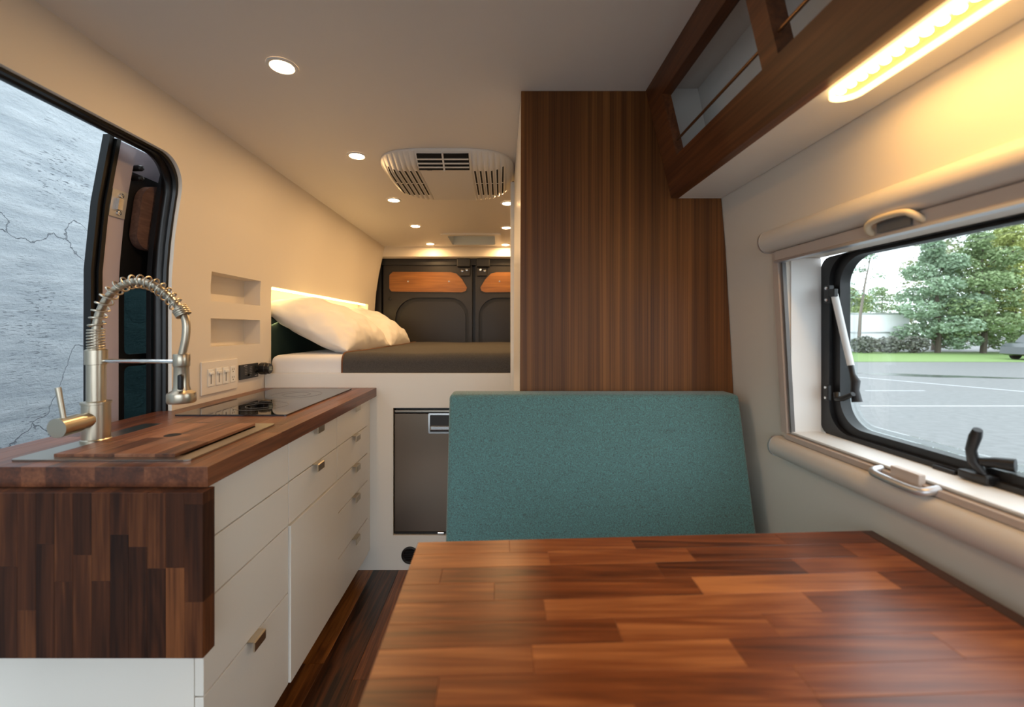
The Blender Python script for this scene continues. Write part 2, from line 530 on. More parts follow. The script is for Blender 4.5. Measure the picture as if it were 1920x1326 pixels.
wr = obj('wall_right', slab(XR, 0.09, YF, YE), 'wall_white')
WIN_Y1, WIN_Z0, WIN_Z1 = 1.034, CAMZ - 0.252, CAMZ + 0.172
boolean(wr, [bx(0.5, 1.0, 0.17, WIN_Y1, WIN_Z0, WIN_Z1)])
for p in wr.data.polygons: p.use_smooth = True
wr.data.set_sharp_from_angle(angle=math.radians(20))
tag(wr, 'white side wall around the window beside the table', 'wall', kind='structure')

ce = obj('ceiling', bx(-1.16, 0.72, YF, YE + 0.02, ZC, ZC + 0.12), 'ceiling_white')
VX0, VX1, VY0, VY1 = -0.43, -0.03, 3.23, 3.60
boolean(ce, [bx(VX0, VX1, VY0, VY1, ZC - 0.1, ZC + 0.2)])
tag(ce, 'smooth cream van ceiling with recessed lights', 'ceiling', kind='structure')

fl = obj('floor', bx(-1.15, 0.78, YF, 3.95, -0.06, -0.012), 'dark_hole', origin=(0, 1, -0.06))
tag(fl, 'dark tiger-striped wood plank floor between cabinets and table', 'floor', kind='structure')
rng = random.Random(4)
for (a0, a1, b0, b1) in layout(2.0, 1.44, 0.125, 1.1, rng):
    x0, x1 = -0.72 + b0, -0.72 + b1; y0, y1 = a0, a1
    stave('plank', [(x0, y0, 0), (x1, y0, 0), (x1, y1, 0), (x0, y1, 0)], (0, 0, 1), 0.012, 'floor_wood', fl, 0.0012)

wf = obj('daylight_blocker', bx(-1.15, 0.75, YF - 0.06, YF, 1.56, ZC + 0.1), 'wall_white')  # unseen panel, added behind the camera to limit daylight from the front
tag(wf, 'unseen cream panel behind the viewer, added to hold back daylight', 'wall', kind='structure')
# header over the rear doors and black rear frame
hd = obj('trim_1', prism(B(), [(3.735, 1.86), (3.735, 1.765), (3.76, 1.755), (3.80, 1.755), (3.80, 1.86)], 'x', -1.06, 0.64), 'wall_white')
tag(hd, 'cream header beam above the black rear doors', 'trim', kind='structure')
rw = B()
ring(rw, rrect(-1.26, 0.84, 0.0, 1.95, 0.0), rrect(-1.07, 0.65, 0.25, 1.70, 0.0), 'y', 3.80, 3.90)
ring(rw, rrect(-1.26, 0.84, 0.0, 1.95, 0.0), rrect(-1.0, 0.55, 0.32, 1.66, 0.0), 'y', 3.878, 3.93); box(rw, -0.30, -0.19, 3.877, 3.93, 0.2, 1.8); box(rw, -1.30, -1.20, 3.70, 4.0, 0, 1.9); box(rw, 0.78, 0.88, 3.70, 4.0, 0, 1.9)
rw = obj('wall_rear', rw, 'black_plastic')
tag(rw, 'black metal frame around the rear doors', 'wall', kind='structure')

# ------------------------------------------------------------------ rear doors
def rear_door(name, xa, xb, sgn, label):
    """sgn +1: latch side at xb (left door); -1: latch side at xa"""
    t = thing(name, ((xa + xb) / 2, 3.80, 0.28), label, 'door', kind='structure')
    Y = 3.815
    def fx(x): return x if sgn > 0 else xa + xb - x
    def loop(pts): return [(fx(x), z) for (x, z) in pts]
    sk = obj('door_skin', prism(B(), rrect(xa, xb, 0.28, 1.755, (0.02, 0.02, 0.07 if sgn < 0 else 0.02, 0.07 if sgn > 0 else 0.02), 6), 'y', Y, Y + 0.06), 'dark_paint', t)
    arch = rrect(xa + 0.105, xb - 0.03, 0.5, 1.41, (0.05, 0.05, 0.17, 0.20), 10)
    plq = [(xa + 0.075, 1.465), (xb - 0.09, 1.458), (xb - 0.055, 1.470), (xb - 0.045, 1.50), (xb - 0.09, 1.575), (xb - 0.14, 1.625), (xb - 0.19, 1.637), (xa + 0.085, 1.640), (xa + 0.055, 1.61), (xa + 0.055, 1.49)]
    boolean(sk, [prism(B(), loop(arch), 'y', Y - 0.05, Y + 0.03)])
    WORLD[sk.name] = WORLD[sk.name]
    inn = rrect(xa + 0.145, xb - 0.06, 0.52, 1.375, (0.04, 0.04, 0.14, 0.17), 10)
    ip = obj('inset_panel', prism(B(), loop(inn), 'y', Y + 0.012, Y + 0.032), 'dark_paint', t)
    obj('groove_liner', prism(B(), loop(rrect(xa + 0.106, xb - 0.031, 0.501, 1.409, (0.05, 0.05, 0.169, 0.199), 10)), 'y', Y + 0.024, Y + 0.0298), 'black_rubber', t)
    def grow(p, d):
        cx = sum(q[0] for q in p) / len(p); cz = sum(q[1] for q in p) / len(p)
        return [(x + math.copysign(d, x - cx), z + math.copysign(d, z - cz)) for x, z in p]
    gk = obj('panel_gasket', prism(B(), loop(grow(plq, 0.011)), 'y', Y - 0.003, Y + 0.01), 'black_rubber', t)
    wp = obj('wood_panel', prism(B(), loop(plq), 'y', Y - 0.007, Y + 0.005), 'oak_panel', t)
    for q in (0.28, 0.74):
        x = xa + (xb - xa) * q
        obj('screw', lathe(B(), [(0, -0.004), (0.007, -0.003), (0.009, 0)], (fx(x), Y - 0.007, 1.555), 'y', 10), 'chrome', wp)
    # latch at the top, next to the seam
    lx0, lx1 = xb - 0.13, xb - 0.015
    la = obj('latch', bx(min(fx(lx0), fx(lx1)), max(fx(lx0), fx(lx1)), Y - 0.05, Y, 1.68, 1.755, bev=0.006), 'black_plastic', t)
    obj('latch_plate', bx(min(fx(lx0 + .025), fx(lx1)), max(fx(lx0 + .025), fx(lx1)), Y - 0.02, Y, 1.60, 1.68, bev=0.006), 'dark_paint', t)
    for q in (0.045, 0.085):
        obj('bolt', lathe(B(), [(0, -0.012), (0.011, -0.01), (0.012, 0)], (fx(xb - q), Y - 0.02, 1.665 - q * 0.2), 'y', 10), 'chrome', la)
    obj('plug', lathe(B(), [(0, -0.006), (0.012, -0.004), (0.015, 0)], (fx(xa + 0.06), Y, 1.40), 'y', 12), 'black_plastic', t)
    return t
rear_door('door_2', -1.055, -0.262, 1, 'black rear door with an oak panel and rounded inset, behind the pillows')
rear_door('door_3', -0.232, 0.60, -1, 'black rear door with an oak panel, half hidden by the walnut closet')

# ------------------------------------------------------------------ side door opening seal and the slid-back side door
seal = B()
outl = rrect(0.10, DOOR_Y1 - 0.001, 0.0, DOOR_Z1 - 0.001, (0, 0, 0.104, 0.104), 12)
o2 = []
for i, p in enumerate(outl):
    q = outl[(i + 1) % len(outl)]
    m_ = max(1, int(math.hypot(q[0] - p[0], q[1] - p[1]) / 0.08))
    o2 += [(p[0] + (q[0] - p[0]) * k / m_, p[1] + (q[1] - p[1]) * k / m_) for k in range(m_)]
i0 = min(range(len(o2)), key=lambda i: o2[i][0] + o2[i][1])
outl = [p for p in o2[i0:] + o2[:i0]]
while outl[0][1] < 0.001 and outl[1][1] < 0.001: outl = outl[1:] + outl[:1]
prof = [(-0.012, 0.0), (-0.015, 0.006), (-0.024, 0.008), (-0.030, 0.004), (-0.035, 0.001), (-0.041, 0.006), (-0.052, 0.008), (-0.062, 0.004), (-0.069, 0.0)]
cy, cz = 0.77, 0.85
rings = []
for (d, ins) in prof:
    row = []
    for (y, z) in outl:
        yy = y - ins if y > cy else y + ins
        zz = z - ins if z > 1.0 else z
        row.append(seal.verts.new((xw(z) + d, yy, zz)))
    rings.append(row)
for A, C in zip(rings, rings[1:]):
    for i in range(len(A) - 1):
        seal.faces.new((A[i], A[i+1], C[i+1], C[i]))
sl = obj('trim_2', seal, 'seal_black', smooth=40)
tag(sl, 'black rubber seal lining the open side door', 'trim', kind='structure')

zp = [0.0, 0.6, 1.3, 1.45, 1.6, 1.745]
pc = obj('door_pillar', prism(B(), [(xw(z) - 0.0695, z) for z in zp] + [(xw(z) - 0.0935, z) for z in zp[::-1]], 'y', 1.446, 1.599), 'black_plastic', wl)
def xd(z): return xw(z) - 0.100
def dbox(y0, y1, z0, z1, d0, d1, n=8):
    """box lying on the leaning inner face of the side door; d positive towards the room"""
    bm = B(); rows = []
    for i in range(n + 1):
        z = z0 + (z1 - z0) * i / n
        x = xd(z)
        rows.append([bm.verts.new(c) for c in ((x + d0, y0, z), (x + d1, y0, z), (x + d1, y1, z), (x + d0, y1, z))])
    for A, C in zip(rows, rows[1:]):
        for k in range(4):
            bm.faces.new((A[k], A[(k+1) % 4], C[(k+1) % 4], C[k]))
    bm.faces.new(rows[0][::-1]); bm.faces.new(rows[-1])
    return bm
def dshape(pts, d0, d1):
    bm = B()
    A = [bm.verts.new((xd(z) + d0, y, z)) for y, z in pts]; C = [bm.verts.new((xd(z) + d1, y, z)) for y, z in pts]
    bm.faces.new(A); bm.faces.new(C[::-1]); n = len(pts)
    for i in range(n): bm.faces.new((A[i], A[(i+1) % n], C[(i+1) % n], C[i]))
    return bm
sd = thing('door_1', (-1.24, 1.9, 0.1), 'slid-back side door seen at its front edge, grey metal with black recess', 'door', kind='structure')
CUTS = [(1.405, 1.75, 1.045, 1.270), (1.405, 1.75, 0.800, 1.005)]
def cutbox(c): return prism(B(), rrect(c[0], c[1], c[2], c[3], 0.018, 5), 'x', -1.5, -1.0)
ds = obj('door_skin', dbox(1.296, 2.5, 0.1, 1.72, -0.060, -0.045), 'mauve_paint', sd)
boolean(ds, [cutbox(c) for c in CUTS])
obj('edge_seal', dbox(1.272, 1.286, 0.1, 1.712, -0.036, -0.014), 'seal_black', sd, smooth=30)
obj('edge_seal', dbox(1.288, 1.301, 0.1, 1.705, -0.034, -0.006), 'seal_black', sd, smooth=30)
obj('edge_strip', dbox(1.302, 1.360, 0.1, 1.70, -0.045, -0.010), 'mauve_paint', sd, smooth=30)
obj('edge_strip', dbox(1.360, 1.372, 0.1, 1.62, -0.045, -0.022), 'mauve_paint', sd, smooth=30)
ip = obj('inner_panel', dbox(1.372, 2.4, 0.15, 1.64, -0.0445, -0.032), 'black_plastic', sd)
boolean(ip, [cutbox(c) for c in CUTS])
def flat(pts, d0, d1):
    za, zb_ = min(p[1] for p in pts), max(p[1] for p in pts)
    bm = B()
    def X(z): return xd(za) + (xd(zb_) - xd(za)) * (z - za) / (zb_ - za)
    A = [bm.verts.new((X(z) + d0, y, z)) for y, z in pts]; C = [bm.verts.new((X(z) + d1, y, z)) for y, z in pts]
    bm.faces.new(A); bm.faces.new(C[::-1]); n = len(pts)
    for i in range(n): bm.faces.new((A[i], A[(i+1) % n], C[(i+1) % n], C[i]))
    return bm
pq = obj('wood_plaque', flat(rrect(1.405, 1.60, 1.400, 1.615, (0.05, 0.07, 0.05, 0.06), 8), -0.030, -0.004), 'walnut_plaque', sd)
for z in (1.575, 1.505, 1.43):
    obj('screw', lathe(B(), [(0.008, 0), (0.007, 0.004), (0, 0.005)], (xd(z) - 0.004, 1.50, z), 'x', 10), 'chrome', pq)
for c in CUTS:
    obj('window_pane', dbox(c[0], c[1], c[2], c[3], -0.050, -0.0465, 2), 'tinted_glass', sd)
obj('divider_strip', dbox(1.40, 1.75, 1.022, 1.028, -0.032, -0.026, 1), 'chrome', sd)
stp = obj('striker_plate', dbox(1.302, 1.356, 1.478, 1.560, -0.010, -0.004, 1), 'alu', sd)
tag(stp, 'bright metal striker plate')
obj('striker_wedge', dbox(1.318, 1.334, 1.500, 1.535, -0.006, 0.006, 1), 'chrome', stp)
for z in (1.492, 1.546):
    obj('screw', lathe(B(), [(0.008, 0), (0.007, 0.004), (0.003, 0.005), (0, 0.004)], (xd(z) - 0.004, 1.332, z), 'x', 10), 'chrome', stp)
for (y, z) in ((1.385, 1.652), (1.392, 1.622)):
    obj('buffer', lathe(B(), [(0.010, -0.04), (0.010, 0.0), (0.007, 0.006), (0, 0.008)], (xd(z) - 0.006, y, z), 'x', 12), 'black_plastic', sd)

# ------------------------------------------------------------------ outside: plaster wall, car park, trees
GZ = -0.65
ow = obj('wall_outside', bx(-2.75, -2.55, -4.0, 5.0, GZ, 3.2), 'concrete')
tag(ow, 'weathered pale grey plaster wall outside the open side door', 'wall', kind='structure')
gr = obj('ground', bx(-30, 110, -30, 110, GZ - 0.3, GZ), 'asphalt', origin=(0, 0, GZ))
tag(gr, 'wet grey asphalt car park seen through the window', 'car park', kind='structure')
def line(p, q, w=0.09):
    p, q = Vector(p), Vector(q); n = Vector((-(q - p).y, (q - p).x)).normalized() * w / 2
    bm = B(); prism(bm, [tuple(p + n), tuple(q + n), tuple(q - n), tuple(p - n)], 'z', GZ, GZ + 0.004)
    return obj('painted_line', bm, 'paint_line', gr)
line((13.0, 16.0), (15.1, 11.6)); line((10.5, 12.3), (12.2, 12.3), 0.06); line((8.3, 9.85), (12.6, 9.85), 0.06)
pu = B()
pts = []
for k in range(28):
    t = 2 * math.pi * k / 28
    r = 1 + 0.25 * math.sin(3 * t + 1) + 0.12 * math.sin(7 * t)
    pts.append((16.4 + 2.6 * r * math.cos(t) * 0.9 + 0.3 * math.sin(t), 16.2 - 0.9 * r * math.cos(t) + 0.45 * r * math.sin(t)))
prism(pu, pts, 'z', GZ, GZ + 0.003)
obj('puddle', pu, 'wet_asphalt', gr)
ver = obj('grass_verge', prism(B(), [(6, 23.0), (24, 23.0), (60, 22.2), (60, 33), (6, 33)], 'z', GZ, GZ + 0.02), 'grass')
tag(ver, 'strip of green grass beyond the car park', 'grass', kind='stuff')

def blob_leaves(centers, n, size, seed):
    """many small leaves spread through a set of ellipsoids (c, r)"""
    r = random.Random(seed); vs = []; fs = []
    for (c, rad, share) in centers:
        for _ in range(int(n * share)):
            while True:
                p = Vector((r.uniform(-1, 1), r.uniform(-1, 1), r.uniform(-1, 1)))
                if 0.25 < p.length < 1: break
            nz = noise.noise(p * 2.6 + Vector(c))
            if nz < -0.08: continue
            q = Vector((c[0] + p.x * rad[0], c[1] + p.y * rad[1], c[2] + p.z * rad[2]))
            a = Vector((r.uniform(-1, 1), r.uniform(-1, 1), r.uniform(-.6, .6))).normalized() * size * r.uniform(.6, 1.3)
            b = a.cross(Vector((r.uniform(-1, 1), r.uniform(-1, 1), r.uniform(-1, 1)))).normalized() * size * r.uniform(.35, .7)
            i = len(vs); vs += [q - a, q + b, q + a, q - b]; fs.append((i, i+1, i+2, i+3))
    return vs, fs

def tree(name, x, y, h, spread, leafmat, label, seed, nleaf=5000, base=0.2, barkm='bark', group='trees beyond the car park'):
    t = thing(name, (x, y, GZ), label, 'tree', group)
    r = random.Random(seed)
    bm = B()
    path = [(x + 0.12 * math.sin(k), y, GZ + h * 0.85 * k / 6) for k in range(7)]
    tube(bm, path, [0.16 * (1 - k / 8) * h / 8 + 0.02 for k in range(7)], 8)
    obj('trunk', bm, barkm, t)
    bm = B()
    cs = []
    for k in range(13):
        f = base + (1 - base) * (k + 0.5) / 13
        z = GZ + h * f
        wide = spread * (0.55 + 0.45 * math.sin(math.pi * min(1, (f - base) / (1 - base) * 0.75 + 0.15)))
        wide *= 1.1 - 0.55 * f
        a = k * 2.4
        c = (x + wide * 0.75 * math.cos(a), y + wide * 0.6 * math.sin(a), z)
        cs.append((c, (wide * 0.72, wide * 0.72, h * 0.085), 1 / 13))
        tube(bm, [(x, y, z - h * 0.08), c], [0.05, 0.015], 5)
    obj('branches', bm, barkm, t)
    vs, fs = blob_leaves(cs, int(nleaf * 2.6), 0.125, seed)
    me = bpy.data.meshes.new('foliage'); me.from_pydata([v - WORLD[t.name] for v in vs], [], fs); me.materials.append(MATS[leafmat])
    lo = bpy.data.objects.new('foliage', me); COL.objects.link(lo); lo.parent = t; lo['kind'] = 'stuff'
    return t
G2 = [('tall bluish-green tree rising above the white trailer end', 32.2, 31.5, 8.0, 2.3, 'leaf_3', 7000),
      ('bushy mid-green tree at the middle of the window view', 35.0, 31.0, 8.4, 2.8, 'leaf_0', 8000),
      ('yellow-green tree right of the bushy tree, near the car', 38.4, 32.0, 9.4, 3.0, 'leaf_2', 8000),
      ('large green tree at the right edge of the window view', 42.0, 33.0, 12.5, 3.8, 'leaf_1', 9000),
      ('slender pale tree behind the gap of the bushy trees', 36.6, 36.0, 13.0, 2.4, 'leaf_4', 5000)]
for i, (lb, x, y, h, s, m, n) in enumerate(G2):
    tree('leafy_tree', x, y, h, s, m, lb, 20 + i, n, 0.08)
for i, (lb, x, y, h, s, m) in enumerate([('small distant green tree left above the white trailer', 41.2, 50, 6.2, 3.0, 'leaf_3'),
                                        ('rounded distant green tree right above the white trailer', 46.5, 52, 6.6, 3.4, 'leaf_0'),
                                        ('distant green tree behind the leaning bare trunk', 37.8, 46, 6.0, 2.4, 'leaf_1')]):
    tree('distant_tree', x, y, h, s, m, lb, 40 + i, 3500, 0.1)
lt = thing('bare_tree', (27.4, 32.5, GZ), 'thin leaning tree with nearly bare twigs at left of the window view', 'tree', 'trees beyond the car park')
bm = B(); tube(bm, [(27.2, 32.5, GZ), (27.35, 32.5, 2.2), (27.7, 32.5, 4.6), (28.2, 32.5, 6.9)], [0.13, 0.10, 0.07, 0.02], 7)
obj('trunk', bm, 'bark_pale', lt)
bm = B(); r = random.Random(3); ctr = []
for k in range(12):
    z = 3.4 + k * 0.3; x = 27.5 + (z - 3.4) * 0.2
    e = (x + r.uniform(-1.5, 1.5), 32.5 + r.uniform(-.8, .8), z + r.uniform(0.1, 0.8))
    tube(bm, [(x, 32.5, z), e], [0.035, 0.01], 5); ctr.append((e, (0.6, 0.6, 0.3), 1 / 12))
obj('branches', bm, 'bark_pale', lt)
vs, fs = blob_leaves(ctr, 700, 0.12, 9); bm = B(); vv = [bm.verts.new(v) for v in vs]
for f in fs: bm.faces.new([vv[i] for i in f])
lo = obj('foliage', bm, 'leaf_3', lt); lo['kind'] = 'stuff'
# low hedge in front of the trailer
for i, (x, lb) in enumerate(((26.6, 'greyish low shrub below the left of the white trailer'), (28.4, 'greyish low shrub below the middle of the white trailer'), (30.2, 'greyish low shrub below the right of the white trailer'))):
    t = thing('shrub', (x, 31.2, GZ), lb, 'shrub', 'shrubs below the trailer')
    bm = B()
    for k in range(6):
        a = k * 1.05; tube(bm, [(x, 31.2, GZ), (x + .6 * math.cos(a), 31.2 + .4 * math.sin(a), GZ + 0.8)], [0.03, 0.01], 5)
    obj('stems', bm, 'bark', t)
    vs, fs = blob_leaves([((x, 31.2, GZ + 0.65), (1.05, 0.6, 0.62), 1)], 1500, 0.11, 70 + i); bm = B(); vv = [bm.verts.new(v) for v in vs]
    for f in fs: bm.faces.new([vv[k] for k in f])
    lo = obj('foliage', bm, 'hedge_grey', t); lo['kind'] = 'stuff'
tr = thing('trailer', (28.6, 33.9, GZ), 'white box trailer parked beneath the trees', 'trailer')
obj('body', bx(25.2, 31.6, 33.0, 35.2, GZ + 0.95, 2.32, bev=0.05), 'trailer_white', tr)
obj('roof_edge', bx(25.15, 31.65, 32.96, 35.24, 2.26, 2.38, bev=0.02), 'alu', tr)
obj('side_stripe', bx(25.2, 31.6, 32.97, 33.0, 0.80, 0.92), 'alu', tr)
for x in (26.2, 30.6):
    obj('wheel', lathe(B(), [(0.0, 0), (0.42, 0), (0.48, 0.05), (0.48, 0.25), (0.42, 0.3), (0, 0.3)], (x, 33.0, GZ + 0.48), 'y', 18), 'tyre', tr)
obj('landing_gear', bx(28.0, 28.2, 33.4, 33.6, GZ, GZ + 0.95), 'tyre', tr)
# parked car at the right edge
cr = thing('car', (31.4, 24.2, GZ), 'grey car parked at the grass edge, right side of the window view', 'car')
CX, CY = 29.3, 23.4
pf = [(0, .35), (0.05, .75), (0.35, .95), (0.9, 1.02), (1.35, 1.45), (1.7, 1.52), (2.9, 1.5), (3.5, 1.1), (4.1, 1.0), (4.25, .7), (4.25, .3), (3.95, .25), (0.3, .25)]
obj('body', prism(B(), [(CX + a, GZ + b) for a, b in pf], 'y', CY, CY + 1.7), 'car_paint', cr)
sw = [(1.05, 1.03), (1.42, 1.38), (1.75, 1.44), (2.85, 1.42), (3.3, 1.08)]
obj('side_window', prism(B(), [(CX + a, GZ + b) for a, b in sw], 'y', CY - 0.01, CY + 0.01), 'car_glass', cr)
for a in (0.85, 3.35):
    for yy in (CY - 0.02, CY + 1.5):
        w = obj('wheel', lathe(B(), [(0, 0), (0.2, 0), (0.28, 0.01), (0.31, 0.05), (0.31, 0.2), (0.2, 0.22), (0, 0.22)], (CX + a, yy, GZ + 0.31), 'y', 18), 'tyre', cr)
obj('headlight', bx(CX + 0.01, CX + 0.16, CY - 0.01, CY + 0.2, GZ + .62, GZ + .78, bev=0.02), 'alu', cr)

# ------------------------------------------------------------------ kitchen: cabinets
XF = -0.610                                            # front face of the drawer fronts
def pull(y, ztop, x, parent):
    bm = prism(B(), [(x - 0.012, ztop + 0.0038), (x + 0.016, ztop + 0.0038), (x + 0.019, ztop + 0.001), (x + 0.019, ztop - 0.020), (x + 0.015, ztop - 0.020), (x + 0.015, ztop + 0.0015), (x - 0.012, ztop + 0.0015)], 'y', y - 0.024, y + 0.024)
    return obj('handle', bm, 'nickel', parent)
def cabinet(y0, y1, fronts, label):
    t = thing('kitchen_cabinet', (-0.86, (y0 + y1) / 2, 0.0), label, 'cabinet', 'white kitchen cabinets under the counter')
    sink_unit = y0 < 0.9
    obj('body', bx(-1.105, XF - 0.019, y0 + (0.014 if sink_unit else 0.001), y1 - 0.001, 0.10, 0.715 if sink_unit else 0.8145), 'white', t)
    if sink_unit:
        obj('end_panel', bx(-1.105, XF - 0.019, y0 + 0.001, y0 + 0.0135, 0.10, 0.8145), 'white', t)
        obj('front_rail', bx(XF - 0.030, XF - 0.019, y0 + 0.014, y1 - 0.001, 0.7155, 0.8145), 'white', t)
    obj('toe_kick', bx(-1.05, -0.68, y0 + 0.002, y1 - (0.002 if y1 < 1.9 else -0.046), 0.0, 0.0975), 'dark_hole', t)
    for (z0, z1, kind, hand) in fronts:
        pr = 0.006 if kind == 'door' else 0.0
        d = obj(kind, bx(XF - 0.018, XF + pr, y0 + 0.0018, y1 - 0.0018, z0 + 0.0018, z1 - 0.0018, bev=0.0008, seg=1), 'white', t)
        if hand:
            pull((y0 + y1) / 2, z1 - 0.0018, XF, d)
    return t
cabinet(0.872, 1.223, [(0.69, 0.813, 'drawer', 0), (0.5665, 0.69, 'drawer', 0), (0.376, 0.5665, 'drawer', 0), (0.112, 0.376, 'drawer', 1)],
        'white cabinet under the sink with four fronts and one metal pull')
cabinet(1.223, 1.584, [(0.69, 0.813, 'drawer', 1), (0.5665, 0.69, 'drawer', 1), (0.112, 0.5665, 'door', 0)],
        'middle white cabinet with two drawers above a tall plain door')
cabinet(1.584, 1.952, [(0.69, 0.813, 'drawer', 1), (0.565, 0.69, 'drawer', 1), (0.44, 0.565, 'drawer', 1), (0.268, 0.44, 'drawer', 1), (0.10, 0.268, 'drawer', 1)],
        'white cabinet of five stacked drawers next to the fridge')
fs = obj('filler_panel', bx(-1.105, XF - 0.006, 1.9525, 1.9985, 0.098, 0.8145), 'white')
tag(fs, 'narrow white filler strip between drawer cabinet and bed platform', 'panel')

# ------------------------------------------------------------------ worktop of glued walnut strips
CT = 0.855
CY0 = 0.85
ct = thing('worktop', (-0.85, 1.42, CT - 0.04), 'walnut butcher-block worktop over the white cabinets', 'worktop')
SINK = (-1.005, -0.663, 0.90, 1.21)
def subtract(r, h):
    x0, x1, y0, y1 = r; a, b, c, d = h
    if a >= x1 or b <= x0 or c >= y1 or d <= y0: return [r]
    out = []
    if c > y0: out.append((x0, x1, y0, c))
    if d < y1: out.append((x0, x1, d, y1))
    yy0, yy1 = max(y0, c), min(y1, d)
    if a > x0: out.append((x0, a, yy0, yy1))
    if b < x1: out.append((b, x1, yy0, yy1))
    return out
rng = random.Random(11)
XE = [-1.15, -1.109, -1.057, -1.005, -0.957, -0.908, -0.859, -0.810, -0.761, -0.712, -0.663, -0.625, -0.585]
for i in range(len(XE) - 1):
    yend = 1.4355 if i == 0 else 1.998
    a = CY0 - rng.uniform(0.05, 0.4)
    while a < yend:
        l = rng.uniform(0.28, 0.62)
        s, e = max(CY0, a), min(yend, a + l)
        if yend - e < 0.06: e = yend
        if e - s > 0.02:
            for (x0, x1, y0, y1) in subtract((XE[i], XE[i+1], s, e), SINK):
                if x1 - x0 > 0.003 and y1 - y0 > 0.003:
                    stave('stave', [(x0, y0, CT), (x1, y0, CT), (x1, y1, CT), (x0, y1, CT)], (0, 0, 1), 0.04, 'walnut_counter', ct)
        a = e if e == yend else a + l

lf = thing('drop_leaf', (-0.86, 0.838, 0.494), 'folded-down walnut counter extension hanging at the worktop end', 'counter leaf')
rng = random.Random(23)
LX0, LX1, LZ0, LZ1, LY = -1.149, -0.576, 0.494, 0.8135, 0.823
for (a0, a1, b0, b1) in layout(LZ1 - LZ0, LX1 - LX0, 0.036, 0.21, rng):
    x0, x1, z0, z1 = LX0 + b0, LX0 + b1, LZ1 - a1, LZ1 - a0
    stave('stave', [(x0, LY, z0), (x1, LY, z0), (x1, LY, z1), (x0, LY, z1)], (0, -1, 0), 0.034, 'walnut_leaf', lf, 0.0006)

# sink, board, cooktop
sk = thing('sink', (-0.834, 1.055, CT - 0.13), 'stainless steel sink let into the worktop under the wooden board', 'sink')
bm = ring(B(), rrect(-1.022, -0.647, 0.884, 1.226, 0.012, 4), rrect(-0.957, -0.680, 0.912, 1.190, 0.012, 4), 'z', CT + 0.0005, CT + 0.004)
obj('rim', bm, 'steel', sk)
bm = B()
o1 = rrect(-0.957, -0.680, 0.912, 1.190, 0.02, 5)
ring(bm, rrect(-0.962, -0.675, 0.907, 1.195, 0.02, 5), o1, 'z', CT - 0.13, CT + 0.001)
prism(bm, o1, 'z', CT - 0.134, CT - 0.13)
obj('basin', bm, 'steel', sk)
cb = thing('cutting_board', (-0.815, 1.05, CT + 0.004), 'walnut board with a finger hole covering the sink', 'cutting board')
bmat = 'walnut_board'
hx, hy, hr = -0.818, 1.062, 0.0165
rng = random.Random(31)
bx0, bx1, by0, by1 = -0.946, -0.690, 0.902, 1.196
nb = 6
for i in range(nb):
    x0 = bx0 + (bx1 - bx0) * i / nb; x1 = bx0 + (bx1 - bx0) * (i + 1) / nb
    cut = rng.uniform(0.3, 0.7)
    for (s, e) in ((0, cut), (cut, 1)):
        y0, y1 = by0 + (by1 - by0) * s, by0 + (by1 - by0) * e
        stave('stave', [(x0, y0, CT + 0.011), (x1, y0, CT + 0.011), (x1, y1, CT + 0.011), (x0, y1, CT + 0.011)], (0, 0, 1), 0.0068, bmat, cb)
obj('finger_hole', lathe(B(), [(0, 0.0006), (hr, 0.0006), (hr + 0.002, 0)], (hx, hy, CT + 0.011), 'z', 20), 'dark_hole', cb)

ck = thing('cooktop', (-0.855, 1.64, CT), 'black glass induction cooktop set in the worktop', 'cooktop')
obj('glass_plate', prism(B(), rrect(-1.032, -0.678, 1.345, 1.937, 0.006, 3), 'z', CT + 0.0005, CT + 0.005), 'cooktop_glass', ck)
for (y, r) in ((1.50, 0.085), (1.76, 0.095)):
    for rr in (r, r * 0.55):
        bm = B(); lathe(bm, [(rr, 0), (rr, 0.0004), (rr + 0.0018, 0.0004), (rr + 0.0018, 0)], (-0.845, y, CT + 0.005), 'z', 48)
        obj('zone_ring', bm, 'cook_mark', ck)

# ------------------------------------------------------------------ faucet
FX, FY = -0.978, 1.03
fa = thing('faucet', (FX, FY, CT + 0.004), 'brushed nickel spring-neck faucet standing behind the sink board', 'faucet')
z0 = CT + 0.004
obj('base', lathe(B(), [(0, 0), (0.029, 0), (0.029, 0.006), (0.027, 0.008), (0.027, 0.090), (0.029, 0.091), (0.029, 0.096), (0.0185, 0.098), (0, 0.098)], (FX, FY, z0), 'z', 32), 'nickel', fa, smooth=35)
obj('column', lathe(B(), [(0.0185, 0.09), (0.0185, 0.185), (0.0215, 0.186), (0.0215, 0.220), (0.0175, 0.222), (0, 0.222)], (FX, FY, z0), 'z', 28), 'nickel', fa, smooth=35)
